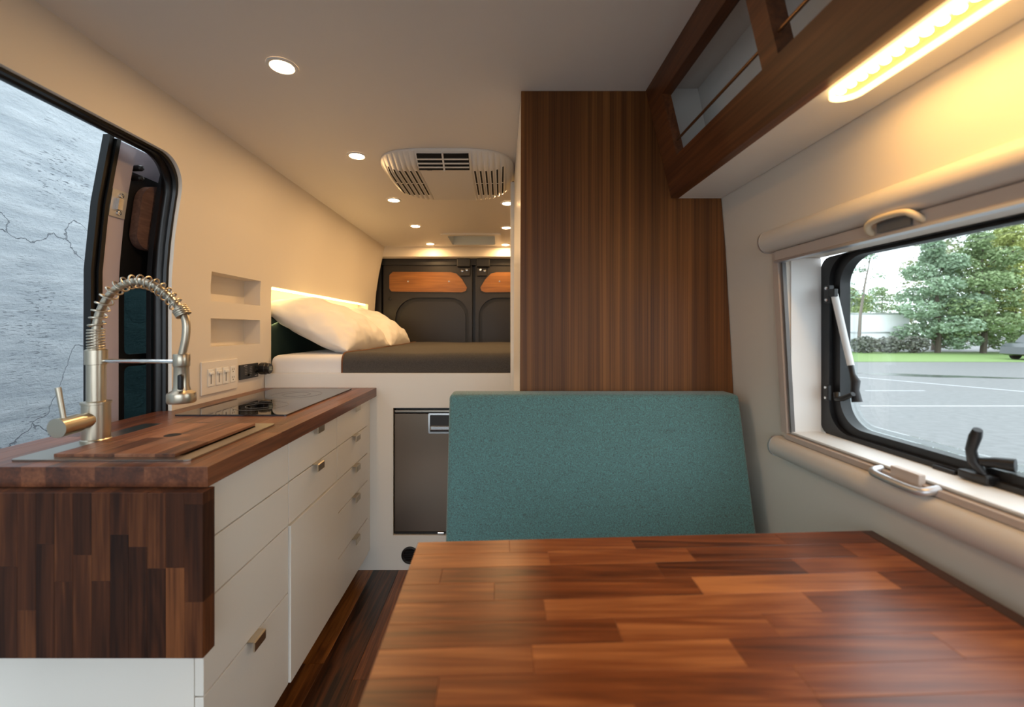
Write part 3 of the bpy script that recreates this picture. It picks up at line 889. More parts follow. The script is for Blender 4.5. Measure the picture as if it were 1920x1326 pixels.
# arch of the hose
P0 = Vector((FX, FY, 1.075)); 
def arch(t):
    """neck centre line in the plane of the faucet, t 0..1"""
    pts = [(0.0, 1.075), (0.0, 1.13), (0.012, 1.178), (0.042, 1.222), (0.088, 1.244), (0.135, 1.238), (0.172, 1.212), (0.202, 1.178), (0.216, 1.150), (0.216, 1.110), (0.206, 1.062)]
    n = len(pts) - 1; f = t * n; i = min(int(f), n - 1); u = f - i
    p = [pts[max(0, i-1)], pts[i], pts[i+1], pts[min(n, i+2)]]
    def cr(a, b, c, d): return 0.5 * (2*b + (c-a)*u + (2*a-5*b+4*c-d)*u*u + (3*b-a-3*c+d)*u**3)
    return Vector((FX + cr(*[q[0] for q in p]), FY, cr(*[q[1] for q in p])))
obj('hose', tube(B(), [arch(k / 60) for k in range(61)], 0.0085, 12), 'nickel', fa, smooth=60)
def coil(t0, t1, turns, r, wire, n):
    pts = []
    for k in range(n + 1):
        f = k / n; t = t0 + (t1 - t0) * f
        c = arch(t); d = (arch(min(1, t + 0.005)) - arch(max(0, t - 0.005))).normalized()
        nn = Vector((0, 1, 0)); s = d.cross(nn)
        a = 2 * math.pi * turns * f
        pts.append(c + (nn * math.cos(a) + s * math.sin(a)) * r)
    return tube(B(), pts, wire, 6)
obj('spring', coil(0.0, 0.10, 9, 0.0155, 0.0022, 160), 'nickel', fa, smooth=60)
obj('spring', coil(0.10, 0.72, 17, 0.0155, 0.0021, 400), 'nickel', fa, smooth=60)
obj('spring', coil(0.70, 0.76, 4, 0.0150, 0.0026, 70), 'nickel', fa, smooth=60)
hx = FX + 0.206
hd = obj('spray_head', lathe(B(), [(0, 0.118), (0.0165, 0.118), (0.0175, 0.116), (0.0175, 0.09), (0.0165, 0.088), (0.0155, 0.086), (0.0165, 0.04), (0.019, 0.03), (0.029, 0.024), (0.030, 0.020), (0.030, 0.004), (0.028, 0), (0, 0)], (hx, FY, 0.952), 'z', 28), 'nickel', fa, smooth=35)
obj('spray_button', bx(hx + 0.004, hx + 0.015, FY - 0.0215, FY - 0.010, 0.985, 1.022, bev=0.004), 'black_plastic', hd)
obj('support_arm', tube(B(), [(FX + 0.018, FY, 1.053), (hx - 0.014, FY, 1.0515)], 0.0048, 10), 'chrome', fa)
obj('mixer_body', tube(B(), [(FX, FY - 0.02, 0.915), (FX, FY - 0.045, 0.913), (FX, FY - 0.0455, 0.913), (FX, FY - 0.092, 0.911)], [0.019, 0.019, 0.0215, 0.0215], 24), 'nickel', fa, smooth=35)
obj('lever', tube(B(), [(FX + 0.004, FY - 0.080, 0.928), (FX - 0.006, FY - 0.083, 1.0)], [0.0048, 0.0055], 12), 'nickel', fa, smooth=35)

# ------------------------------------------------------------------ wall plates
sp = thing('switch_plate', (-1.105, 1.679, 0.883), 'white four-gang wall plate with three slide dimmers and an outlet', 'switch')
obj('plate', bx(-1.1095, -1.1035, 1.571, 1.787, 0.883, 1.007, bev=0.002), 'plate_white', sp)
for y in (1.618, 1.664, 1.706):
    d = obj('dimmer', bx(-1.1035, -1.1005, y - 0.0165, y + 0.0165, 0.912, 0.978, bev=0.001, seg=1), 'bright_white', sp)
    obj('slide_slot', bx(-1.1005, -1.0998, y - 0.002, y + 0.002, 0.922, 0.958), 'cook_mark', d)
    obj('slide_knob', bx(-1.1005, -1.0945, y - 0.012, y + 0.012, 0.957, 0.967, bev=0.0015, seg=1), 'bright_white', d)
ou = obj('outlet', bx(-1.1035, -1.1010, 1.735, 1.768, 0.912, 0.978, bev=0.001, seg=1), 'bright_white', sp)
for zc in (0.961, 0.929):
    for dy in (-0.006, 0.006):
        obj('slot', bx(-1.1010, -1.1006, 1.7515 + dy - 0.001, 1.7515 + dy + 0.001, zc, zc + 0.008), 'dark_hole', ou)
    obj('slot', bx(-1.1010, -1.1006, 1.7495, 1.7535, zc - 0.008, zc - 0.004), 'dark_hole', ou)
cp = thing('control_panel', (-1.105, 1.868, 0.914), 'small black rectangular control panel right of the switch plate', 'panel')
obj('case', bx(-1.1095, -1.1015, 1.801, 1.935, 0.914, 0.977, bev=0.002), 'black_plastic', cp)
for i in range(2):
    for j in range(5):
        obj('print_mark', bx(-1.1015, -1.1012, 1.832 + i * 0.036, 1.832 + i * 0.036 + 0.018, 0.934 + j * 0.007, 0.9365 + j * 0.007), 'cook_mark', cp)
obj('print_mark', bx(-1.1015, -1.1012, 1.826, 1.850, 0.9695, 0.972), 'alu', cp)
obj('print_mark', bx(-1.1015, -1.1012, 1.908, 1.926, 0.921, 0.924), 'alu', cp)
obj('knob', lathe(B(), [(0.005, 0), (0.004, 0.008), (0, 0.009)], (-1.1015, 1.858, 0.930), 'x', 12), 'black_gloss', cp)
obj('button', bx(-1.1015, -1.0985, 1.907, 1.929, 0.933, 0.944, bev=0.001, seg=1), 'black_gloss', cp)
obj('display', bx(-1.1015, -1.1010, 1.908, 1.928, 0.953, 0.966), 'car_glass', cp)
rd = thing('round_gauge', (-1.10, 1.966, 0.92), 'black round gauge knob projecting beside the control panel', 'gauge')
obj('housing', lathe(B(), [(0, 0), (0.0265, 0), (0.0275, 0.004), (0.0275, 0.026), (0.025, 0.030), (0.0245, 0.042), (0.022, 0.046), (0, 0.046)], (-1.1095, 1.966, 0.9475), 'x', 12), 'black_plastic', rd)
obj('screen', bx(-1.0635, -1.0627, 1.954, 1.978, 0.939, 0.958), 'screen_grey', rd)

# ------------------------------------------------------------------ bed platform, fridge
YB = 2.0
bp = thing('bed_platform', (-0.53, 2.9, 0.0), 'white bed platform front wall holding the fridge', 'bed base')
fp = obj('front_panel', bx(-1.108, 0.052, YB, YB + 0.018, 0.0, 0.9225), 'white', bp)
FRX0, FRX1, FRZ0, FRZ1 = -0.5075, -0.025, 0.162, 0.760
boolean(fp, [bx(FRX0, FRX1, YB - 0.05, YB + 0.08, FRZ0, FRZ1)])
obj('deck', bx(-1.108, 0.70, YB + 0.018, 3.79, 0.765, 0.783), 'white', bp)
obj('side_panel', bx(0.03, 0.048, YB + 0.018, 3.79, 0.0, 0.765), 'white', bp)
fr = thing('fridge', (-0.266, 2.25, FRZ0 + 0.001), 'brushed steel built-in fridge in the bed platform', 'fridge')
obj('cabinet_body', bx(FRX0 + 0.004, FRX1 - 0.004, YB + 0.03, YB + 0.46, FRZ0 + 0.001, FRZ1 - 0.003), 'black_plastic', fr)
obj('top_strip', bx(FRX0 + 0.006, FRX1 - 0.006, YB + 0.008, YB + 0.03, FRZ1 - 0.022, FRZ1 - 0.012, bev=0.001, seg=1), 'steel', fr)
dr = obj('door', bx(FRX0 + 0.006, FRX1 - 0.006, YB + 0.004, YB + 0.03, FRZ0 + 0.016, FRZ1 - 0.028, bev=0.002), 'fridge_steel', fr)
hp = obj('handle_frame', ring(B(), rrect(-0.342, -0.19, 0.640, 0.735, 0.006, 3), rrect(-0.334, -0.198, 0.648, 0.727, 0.004, 3), 'y', YB - 0.004, YB + 0.006), 'chrome', dr)
obj('handle_cup', bx(-0.334, -0.198, YB + 0.0015, YB + 0.0045, 0.648, 0.727), 'dark_paint', dr)
obj('handle_bar', bx(-0.333, -0.199, YB - 0.006, YB + 0.004, 0.655, 0.676, bev=0.004), 'chrome', dr)
obj('bottom_strip', bx(FRX0 + 0.006, FRX1 - 0.006, YB + 0.010, YB + 0.03, FRZ0 + 0.003, FRZ0 + 0.013), 'dark_paint', fr)
obj('hinge', bx(-0.300, -0.268, YB + 0.0, YB + 0.012, FRZ0 + 0.004, FRZ0 + 0.014, bev=0.002), 'chrome', fr)
av = thing('air_vent', (-0.43, YB - 0.004, 0.03), 'round black heater outlet low on the white panel below the fridge', 'vent')
VR = 0.041
bm = lathe(B(), [(VR * .74, 0.002), (VR * .73, -0.003), (VR * .86, -0.007), (VR * .98, -0.004), (VR, 0)], (-0.428, YB, 0.069), 'y', 32)
obj('outer_ring', bm, 'black_plastic', av, smooth=40)
obj('core', lathe(B(), [(0, -0.001), (VR * .74, -0.001), (VR * .74, 0)], (-0.428, YB, 0.069), 'y', 24), 'dark_hole', av)
for k in range(-2, 3):
    w = math.sqrt((VR * .74) ** 2 - (k * 0.0108) ** 2) - 0.001
    obj('slat', bx(-0.428 - w, -0.428 + w, YB - 0.004, YB - 0.001, 0.069 + k * 0.0108 - 0.0018, 0.069 + k * 0.0108 + 0.0018), 'black_gloss', av)

# ------------------------------------------------------------------ bedding
ma = obj('mattress', bx(-1.104, 0.66, YB + 0.0265, 3.77, 0.784, 1.005, bev=0.035, seg=5), 'sheet_cotton', smooth=60)
tag(ma, 'white sheeted mattress on the bed platform', 'mattress')
hb = obj('headboard_cushion', bx(-1.192, -1.132, 2.062, 3.545, 0.931, 1.19, bev=0.02, seg=4), 'green_cushion', smooth=60)
tag(hb, 'dark green padded headboard in the lit bed recess', 'headboard')
# blanket follows the mattress front edge
sec = [(YB + 0.0195, 0.86)]
for k in range(9):
    a = math.pi + (-math.pi / 2) * k / 8
    sec.append((YB + 0.0195 + 0.042 + 0.042 * math.cos(a), 1.011 - 0.042 + 0.042 * math.sin(a)))
for k in range(1, 25):
    sec.append((YB + 0.0615 + (3.74 - YB - 0.0615) * k / 24, 1.011))
def blanket_pt(x, y, z, off=0.0):
    w = min(1.0, max(0.0, (y - YB - 0.02) / 0.05))
    n = 0.004 + 0.005 * noise.noise(Vector((x * 3.1, y * 2.3, 0.7))) + 0.003 * noise.noise(Vector((x * 9, y * 5, 4.1)))
    return (x, y - off * (1 - w), z + w * n + off * w)
bm = B(); nx = 44
xa, xb = -0.742, 0.655
def layer(off):
    rows = []
    for i in range(nx + 1):
        row = []
        for (y, z) in sec:
            x0 = xa + 0.012 * math.sin(y * 2.5) - 0.006 * max(0, y - 2.1)   # the rear of the edge drifts a little
            row.append(bm.verts.new(blanket_pt(x0 + (xb - x0) * i / nx, y, z, off)))
        rows.append(row)
    return rows
top, low = layer(0.0), layer(-0.0025)
ns = len(sec)
for i in range(nx):
    for k in range(ns - 1):
        bm.faces.new((top[i][k], top[i+1][k], top[i+1][k+1], top[i][k+1]))
        bm.faces.new((low[i][k], low[i][k+1], low[i+1][k+1], low[i+1][k]))
    for k in (0, ns - 1):
        bm.faces.new((top[i][k], top[i+1][k], low[i+1][k], low[i][k]))
for i in (0, nx):
    for k in range(ns - 1):
        bm.faces.new((top[i][k], top[i][k+1], low[i][k+1], low[i][k]))
edge = [v.co.copy() for v in top[0]]
bl = thing('blanket', (-0.04, 2.9, 1.0), 'dark grey wool blanket with brown stitched edge on the bed', 'blanket')
bb = obj('cloth', bm, 'blanket_wool', bl, smooth=60)
bm = tube(B(), [e + Vector((-0.001, -0.0005, 0.0005)) for e in edge], 0.0042, 8)
tag(obj('edge_binding', bm, 'stitch', bl, smooth=60), 'brown stitched edge')

def pillow(center, ulen, wlen, thick, axis_u, axis_w, label, seed):
    u = Vector(axis_u).normalized(); w = Vector(axis_w).normalized(); n = u.cross(w).normalized()
    if n.z < 0: n = -n
    bm = B(); N = 64
    def surf(a, b, side):
        ea = a * (1 - 0.07 * (1 - abs(b)) ** 1.2 * abs(a) ** 3) ; eb = b * (1 - 0.07 * (1 - abs(a)) ** 1.2 * abs(b) ** 3)
        h = max(0.0, (1 - a ** 4) * (1 - b ** 4)) ** 0.62
        h *= 0.85 + 0.2 * math.cos(a * 1.2) * math.cos(b * 1.3)
        p = Vector(center) + u * (ea * ulen / 2) + w * (eb * wlen / 2)
        rim = 1 - h
        wr = noise.noise(Vector((a * 2.1 + seed, b * 2.6, side * 3))) * 0.016 * h
        wr += noise.noise(Vector((a * 5.0 + seed + b * 2, b * 3.0 + a * 2, side * 5))) * 0.012 * (0.35 + rim) * min(1, h * 4)
        wr -= abs(noise.noise(Vector((a * 3.4 - b * 3 + seed * 2, b * 2.2 + a * 3.5, side * 7)))) * 0.016 * min(1, h * 3)
        d = abs(math.sin(6 * math.atan2(b, a) + seed)) * 0.004 * rim
        p += n * side * (h * thick / 2 * (1.25 if side > 0 else 0.6) + wr * (1 if side > 0 else 0.4) + d * (1 if h > 0.02 else 0))
        # sag to the lower edge
        p += Vector((0, 0, -0.02 * h))
        return p
    V = {}
    for s in (1, -1):
        for i in range(N + 1):
            for j in range(N + 1):
                a = math.sin(math.pi / 2 * (2 * i / N - 1)); b = math.sin(math.pi / 2 * (2 * j / N - 1))
                e = i in (0, N) or j in (0, N)
                if e and s < 0: V[s, i, j] = V[1, i, j]; continue
                V[s, i, j] = bm.verts.new(surf(a, b, s))
    for s in (1, -1):
        for i in range(N):
            for j in range(N):
                q = [V[s, i, j], V[s, i+1, j], V[s, i+1, j+1], V[s, i, j+1]]
                bm.faces.new(q if s > 0 else q[::-1])
    o = obj('pillow', bm, 'pillow_cotton', smooth=80)
    return tag(o, label, 'pillow', 'white pillows at the headboard')
PA = Vector((0.80, 0, -0.50))
pillow((-0.966, 2.45, 1.139), 0.72, 0.50, 0.215, (0.03, 1, 0), (0.90, 0.0, -0.47), 'white pillow nearest the kitchen, leaning on the headboard', 1.0)
pillow((-0.950, 3.15, 1.130), 0.66, 0.48, 0.21, (-0.02, 1, 0), (0.88, 0.0, -0.45), 'white pillow nearest the rear doors, leaning on the headboard', 5.3)
# light strip under the top of the recess
ls = thing('light_strip', (-1.15, 2.8, 1.325), 'glowing warm light strip along the top of the bed recess', 'light')
obj('diffuser', bx(xw(1.33) - 0.040, xw(1.33) - 0.022, 2.07, 3.54, 1.327, 1.3345), 'strip_yellow', ls)
ld = bpy.data.lights.new('strip_light', 'AREA'); ld.shape = 'RECTANGLE'; ld.size = 1.44; ld.size_y = 0.02
ld.energy = 2.4; ld.color = (1.0, 0.72, 0.30)
lo = bpy.data.objects.new('strip_light', ld); COL.objects.link(lo); lo.parent = ls
lo.location = Vector((xw(1.33) - 0.031, 2.8, 1.325)) - WORLD[ls.name]; lo.rotation_euler = (0, math.radians(-14), math.pi / 2)

# ------------------------------------------------------------------ walnut closet
YP = 1.289
cl = thing('closet', (0.37, 1.65, 0.0), 'tall closet with a walnut veneer front reaching the ceiling', 'closet')
zs = [0.0, 0.3, 0.6, 0.755, 0.937, 1.13, 1.37, 1.525, 1.7, 1.849]
pts = [(0.053, 0.0), (0.060, 1.849)] + [(xr(z) - 0.002, z) for z in zs[::-1]]
obj('front_panel', prism(B(), pts, 'y', YP, YP + 0.019), 'walnut_veneer', cl)
obj('side_panel', prism(B(), [(0.054, 0.0), (0.0605, 1.849), (0.078, 1.849), (0.072, 0.0)], 'y', YP + 0.0195, 1.975), 'white', cl)
obj('rear_panel', prism(B(), [(0.075, 0.0), (0.08, 1.849)] + [(xr(z) - 0.002, z) for z in zs[::-1]], 'y', 1.955, 1.975), 'white', cl)
obj('end_post', bx(0.0425, 0.072, 1.9755, 1.9985, 0.0, 1.812, bev=0.0015, seg=1), 'white', cl)
obj('post_bolt', lathe(B(), [(0, 0.006), (0.004, 0.005), (0.004, 0)], (0.055, 1.987, 1.812), 'z', 8), 'black_plastic', cl)

# ------------------------------------------------------------------ bench
bn = thing('bench', (0.27, 1.03, 0.0), 'white bench base behind the dining table', 'bench')
obj('base', bx(-0.143, 0.700, 0.83, YP - 0.002, 0.0, 0.40, bev=0.002, seg=1), 'white', bn)
sc_ = obj('seat_cushion', bx(-0.146, 0.698, 0.80, 1.18, 0.4005, 0.475, bev=0.018, seg=4), 'teal_fabric', smooth=60)
tag(sc_, 'flat teal seat cushion on the bench behind the table', 'cushion')
bm = B()
T = [(-0.147, 0.676), (-0.147, 0.690)]
t0 = [(1.205, 0.945), (1.283, 0.945), (1.20, 0.477), (1.103, 0.477)]
vs = []
for (x, side) in ((-0.147, 0), (0, 1)):
    for (y, z) in ((1.103, 0.477), (1.20, 0.477), (1.283, 0.945), (1.203, 0.945)):
        xx = x if side == 0 else (0.672 if z > 0.7 else 0.678)
        vs.append(bm.verts.new((xx, y, z)))
for f in ((0, 1, 2, 3), (7, 6, 5, 4), (0, 4, 5, 1), (1, 5, 6, 2), (2, 6, 7, 3), (3, 7, 4, 0)):
    bm.faces.new([vs[i] for i in f])
bmesh.ops.bevel(bm, geom=bm.edges[:], offset=0.012, segments=4, profile=0.5, affect='EDGES')
bc = obj('back_cushion', bm, 'teal_fabric', smooth=60)
tag(bc, 'large teal fabric back cushion leaning on the walnut closet', 'cushion')

# ------------------------------------------------------------------ dining table
TZ = 0.755
tb = thing('dining_table', (0.27, 0.42, 0.0), 'walnut butcher-block dining table under the window', 'table')
C00, C10, C11, C01 = Vector((-0.138, 0.08)), Vector((0.640, 0.10)), Vector((0.668, 0.793)), Vector((-0.146, 0.750))
def tq(s, t):
    p = (C00 * (1 - s) + C10 * s) * (1 - t) + (C01 * (1 - s) + C11 * s) * t
    return (p.x, p.y, TZ)
rng = random.Random(8)
for (a0, a1, b0, b1) in layout(1.0, 1.0, 0.0625, 0.36, rng):
    stave('stave', [tq(a0, b0), tq(a1, b0), tq(a1, b1), tq(a0, b1)], (0, 0, 1), 0.038, 'walnut_table', tb, 0.0005)
stave('dark_edge_strip', [(C10.x + .0006, C10.y, TZ), (C10.x + 0.024, C10.y, TZ), (C11.x + 0.022, C11.y + .001, TZ), (C11.x + .0006, C11.y, TZ)], (0, 0, 1), 0.038, 'dark_strip_wood', tb)  # darker strip along the right edge of the table top
obj('pedestal', lathe(B(), [(0, 0), (0.14, 0), (0.14, 0.006), (0.04, 0.014), (0.035, 0.02), (0.035, 0.70), (0.10, 0.705), (0.10, 0.7168), (0, 0.7168)], (0.27, 0.42, 0.0), 'z', 28), 'alu', tb, smooth=35)

# ------------------------------------------------------------------ overhead shelf
sh = thing('overhead_shelf', (0.56, 0.5, 1.525), 'walnut-framed open overhead shelf above the window', 'shelf')
YS0 = -0.6
def zz(Z): return CAMZ + Z
def sx(Z): return 0.437 + (0.715 - Z) * 0.236            # leaning front face
def bar(Z0, Z1, y0, y1, d=0.02):
    return prism(B(), [(sx(Z0), zz(Z0)), (sx(Z1), zz(Z1)), (sx(Z1) + d, zz(Z1) + 0.0), (sx(Z0) + d, zz(Z0) + 0.0)], 'y', y0, y1)
obj('top_rail', bar(0.659, 0.7195, YS0, YP - 0.001, 0.028), 'walnut_rail', sh)
obj('bottom_rail', bar(0.3945, 0.488, YS0, YP - 0.001, 0.022), 'walnut_rail', sh)
for (y0, y1) in ((1.195, YP - 0.001), (0.757, 0.803), (0.30, 0.345)):
    obj('stile', bar(0.488, 0.659, y0, y1, 0.024 if y0 > 1 else 0.035), 'walnut_rail', sh)
for (y0, y1) in ((0.803, 1.195), (0.345, 0.757)):
    obj('retaining_rod', tube(B(), [(sx(0.53) + 0.012, y0, zz(0.53)), (sx(0.53) + 0.012, y1, zz(0.53))], 0.0035, 8), 'brass', sh)
zb = zz(0.3945)
obj('bottom_panel', prism(B(), [(sx(0.3945) + 0.022, zb), (xr(zb) - 0.002, zb), (xr(zb + .015) - 0.002, zb + 0.015), (sx(0.41) + 0.022, zb + 0.015)], 'y', YS0, YP - 0.001), 'bright_white', sh)
obj('back_panel', prism(B(), [(xr(zb + .015) - 0.012, zb + 0.0155), (xr(zb + .015) - 0.002, zb + 0.0155), (xr(1.849) - 0.002, 1.849), (xr(1.849) - 0.012, 1.849)], 'y', YS0, YP - 0.001), 'bright_white', sh)
obj('end_panel', prism(B(), [(sx(0.42) + 0.03, zz(0.42)), (xr(zz(0.42)) - 0.013, zz(0.42)), (xr(1.849) - 0.013, 1.849), (sx(0.65) + 0.03, 1.849)], 'y', YP - 0.014, YP - 0.001), 'bright_white', sh)

# long LED lamp in the underside of the shelf
lx0, lx1, ly0, ly1 = 0.541, 0.592, 0.22, 0.722
la = thing('strip_lamp', (0.567, 0.47, zb), 'long oval warm LED lamp under the overhead shelf', 'lamp')
obj('tray', prism(B(), rrect(lx0 + 0.006, lx1 - 0.006, ly0 + 0.006, ly1 - 0.006, 0.0194, 8), 'z', zb - 0.004, zb - 0.0005), 'lamp_tray', la)
obj('rim', ring(B(), rrect(lx0, lx1, ly0, ly1, 0.0254, 8), rrect(lx0 + 0.007, lx1 - 0.007, ly0 + 0.007, ly1 - 0.007, 0.0184, 8), 'z', zb - 0.011, zb - 0.0005), 'lamp_rim', la)
n = 24
for k in range(n):
    y = ly1 - 0.022 - k * (ly1 - ly0 - 0.04) / (n - 1)
    bm = lathe(B(), [(0.0065, 0), (0.006, -0.003), (0.003, -0.005), (0, -0.0055)], (lx0 + 0.017, y, zb - 0.004), 'z', 10)
    obj('led', bm, 'led_warm', la)
ld = bpy.data.lights.new('lamp_light', 'AREA'); ld.shape = 'RECTANGLE'; ld.size = 0.035; ld.size_y = 0.48
ld.energy = 1.15; ld.color = (1.0, 0.55, 0.17)
lo = bpy.data.objects.new('lamp_light', ld); COL.objects.link(lo); lo.parent = la
lo.location = Vector((0.567, 0.47, zb - 0.0125)) - WORLD[la.name]

# ------------------------------------------------------------------ ceiling fittings
def downlight(x, y, label):
    t = thing('ceiling_light', (x, y, ZC), label, 'ceiling light', 'recessed ceiling lights')
    obj('trim_ring', lathe(B(), [(0.0300, -0.001), (0.0315, -0.004), (0.039, -0.004), (0.041, -0.0005)], (x, y, ZC), 'z', 28), 'plastic_white', t, smooth=50)
    obj('lens', lathe(B(), [(0, -0.003), (0.0285, -0.003), (0.0300, -0.001)], (x, y, ZC), 'z', 24), 'lens_warm', t)
    d = bpy.data.lights.new('downlight', 'AREA'); d.shape = 'DISK'; d.size = 0.046; d.energy = 1.9; d.color = (1.0, 0.60, 0.26)
    o = bpy.data.objects.new('downlight', d); COL.objects.link(o); o.parent = t; o.location = (0, 0, -0.006)
for (y, lb) in ((1.168, 'recessed ceiling light nearest the camera, above the sink'), (1.772, 'second recessed ceiling light, left of the air conditioner'),
                (2.38, 'third recessed light in the left row, above the near pillow'), (2.98, 'fourth recessed light in the left row'), (3.60, 'recessed light in the left row nearest the rear header')):
    downlight(-0.600, y, lb)
for (y, lb) in ((2.44, 'recessed light beside the closet post, nearest of the right row'), (3.03, 'middle recessed light of the right row by the closet post'), (3.64, 'recessed light of the right row nearest the rear header')):
    downlight(0.036, y, lb)

AX, AY, AHX, AHY = -0.235, 1.985, 0.292, 0.288
ac = thing('air_conditioner', (AX, AY, ZC), 'white ribbed air conditioner cover on the ceiling', 'air conditioner')
def ac_r(x, y):
    a, b = abs(x / AHX), abs(y / AHY)
    return (a ** 3.6 + b ** 3.6) ** (1 / 3.6)
def ac_d(x, y):
    r = min(1.0, ac_r(x, y))
    f = min(1.0, (1 - r) / 0.24)
    d = 0.008 + 0.046 * (math.sin(f * math.pi / 2) ** 0.9)
    if abs(x) > 0.106:
        q = (abs(x) - 0.112) / 0.0235
        e = (q - round(q)) * 0.0235
        d -= 0.0075 * math.exp(-(e / 0.0042) ** 2) * min(1.0, 0.25 + f * 1.5)
    return d
bm = B(); NX, NY = 260, 72
top_e, bot_e = [], []
cols = []
for i in range(NX + 1):
    x = AHX * (2 * i / NX - 1) * 0.9995
    ym = AHY * max(0.0, 1 - abs(x / AHX) ** 3.6) ** (1 / 3.6)
    col = []
    for j in range(NY + 1):
        t = 2 * j / NY - 1; t = math.copysign(1 - (1 - abs(t)) ** 1.3, t)
        y = t * ym
        col.append(bm.verts.new((AX + x, AY + y, ZC - ac_d(x, y))))
    cols.append(col)
for A, C in zip(cols, cols[1:]):
    for j in range(NY):
        bm.faces.new((A[j], C[j], C[j+1], A[j+1]))
rim = [c[0] for c in cols] + cols[-1][1:-1] + [c[-1] for c in cols[::-1]] + cols[0][1:-1][::-1]
up = [bm.verts.new((v.co.x, v.co.y, ZC - 0.0005)) for v in rim]
for k in range(len(rim)):
    k2 = (k + 1) % len(rim)
    bm.faces.new((rim[k], rim[k2], up[k2], up[k]))
obj('cover', bm, 'plastic_white', ac, smooth=40)
for s in (-1, 1):
    for i in range(6):
        x = s * (0.112 + 0.0235 * (i + 0.5))
        for (ya, yb) in ((-0.185, -0.042), (-0.028, 0.130)):
            bm = B(); rr = []
            for k in range(9):
                y = ya + (yb - ya) * k / 8
                d = ac_d(x, y)
                rr.append([bm.verts.new((AX + x + q, AY + y, ZC - d - 0.0012 + h)) for (q, h) in ((-0.0035, 0), (0.0035, 0), (0.0035, 0.006), (-0.0035, 0.006))])
            for A, C in zip(rr, rr[1:]):
                for q in range(4): bm.faces.new((A[q], A[(q+1) % 4], C[(q+1) % 4], C[q]))
            bm.faces.new(rr[0]); bm.faces.new(rr[-1][::-1])
            obj('intake_slot', bm, 'dark_hole', ac)
A_, B_ = Vector((0, 1.706, ZC - 0.012)), Vector((0, 1.768, ZC - 0.054))
ux = (B_ - A_).normalized(); nn = Vector((0, ux.z, -ux.y)); nn = nn if nn.z < 0 else -nn
def rampbox(x0, x1, s0, s1, h0, h1):
    bm = B(); L = (B_ - A_)
    c = []
    for h in (h0, h1):
        for (x, s) in ((x0, s0), (x1, s0), (x1, s1), (x0, s1)):
            q = A_ + L * s + nn * h; c.append(bm.verts.new((x, q.y, q.z)))
    for f in ((0, 3, 2, 1), (4, 5, 6, 7), (0, 1, 5, 4), (1, 2, 6, 5), (2, 3, 7, 6), (3, 0, 4, 7)): bm.faces.new([c[i] for i in f])
    return bm
for x0 in (AX - 0.104, AX + 0.003):
    g = obj('louvre', rampbox(x0, x0 + 0.101, 0.04, 1.0, 0.004, 0.0125), 'dark_hole', ac)
    for s in (0.30, 0.56, 0.80):
        obj('vane', rampbox(x0 + 0.001, x0 + 0.100, s - 0.035, s + 0.03, 0.010, 0.0175), 'plastic_white', g)
obj('louvre_divider', rampbox(AX - 0.0035, AX + 0.0035, 0.0, 1.05, 0.004, 0.016), 'plastic_white', ac)
obj('badge', bx(AX - 0.075, AX - 0.055, 1.782, 1.787, ZC - 0.0565, ZC - 0.055), 'cook_mark', ac)

rv = thing('roof_vent', ((VX0 + VX1) / 2, (VY0 + VY1) / 2, ZC), 'square roof vent frame in the ceiling near the rear doors', 'roof vent')
obj('frame', ring(B(), rrect(VX0 - 0.03, VX1 + 0.03, VY0 - 0.03, VY1 + 0.03, 0.03, 5), rrect(VX0 + 0.02, VX1 - 0.02, VY0 + 0.02, VY1 - 0.02, 0.015, 5), 'z', ZC - 0.013, ZC - 0.0005), 'plastic_white', rv)
obj('well', ring(B(), rrect(VX0 + 0.002, VX1 - 0.002, VY0 + 0.002, VY1 - 0.002, 0.012, 5), rrect(VX0 + 0.018, VX1 - 0.018, VY0 + 0.018, VY1 - 0.018, 0.012, 5), 'z', ZC - 0.0005, ZC + 0.119), 'plastic_white', rv)
obj('lid', prism(B(), rrect(VX0 - 0.02, VX1 + 0.02, VY0 - 0.02, VY1 + 0.02, 0.02, 5), 'z', ZC + 0.1195, ZC + 0.127), 'lid_smoke', rv)
obj('fan_ring', ring(B(), [(-0.23 + 0.155 * math.cos(t * math.pi / 18), 3.415 + 0.155 * math.sin(t * math.pi / 18)) for t in range(36)],
    [(-0.23 + 0.14 * math.cos(t * math.pi / 18), 3.415 + 0.14 * math.sin(t * math.pi / 18)) for t in range(36)], 'z', ZC + 0.07, ZC + 0.115), 'plastic_white', rv, smooth=40)

# ------------------------------------------------------------------ window and blinds
wi = thing('window_1', (0.78, 0.6, WIN_Z0), 'black-framed hinged acrylic window beside the table', 'window', kind='structure')
def zW(Z): return CAMZ + Z
NB = 10
fo = rrect(0.172, 1.032, zW(-0.250), zW(0.170), 0.03, NB)
f1 = rrect(0.21, 1.005, zW(-0.238), zW(0.180 - 0.008), 0.06, NB)
f2 = rrect(0.25, 0.985, zW(-0.222), zW(0.163), 0.062, NB)
obj('outer_frame', ring(B(), fo, f1, 'x', 0.772, 0.800), 'black_plastic', wi, smooth=30)
obj('inner_frame', ring(B(), rrect(0.20, 1.012, zW(-0.242), zW(0.1695), 0.06, NB), f2, 'x', 0.782, 0.806), 'black_rubber', wi, smooth=30)
f3 = rrect(0.262, 0.972, zW(-0.212), zW(0.153), 0.055, NB)
obj('pane_bead', ring(B(), f2, f3, 'x', 0.806, 0.812), 'clear_acrylic', wi)
obj('pane', prism(B(), rrect(0.215, 1.0, zW(-0.240), zW(0.169), 0.06, NB), 'x', 0.815, 0.820), 'clear_acrylic', wi)
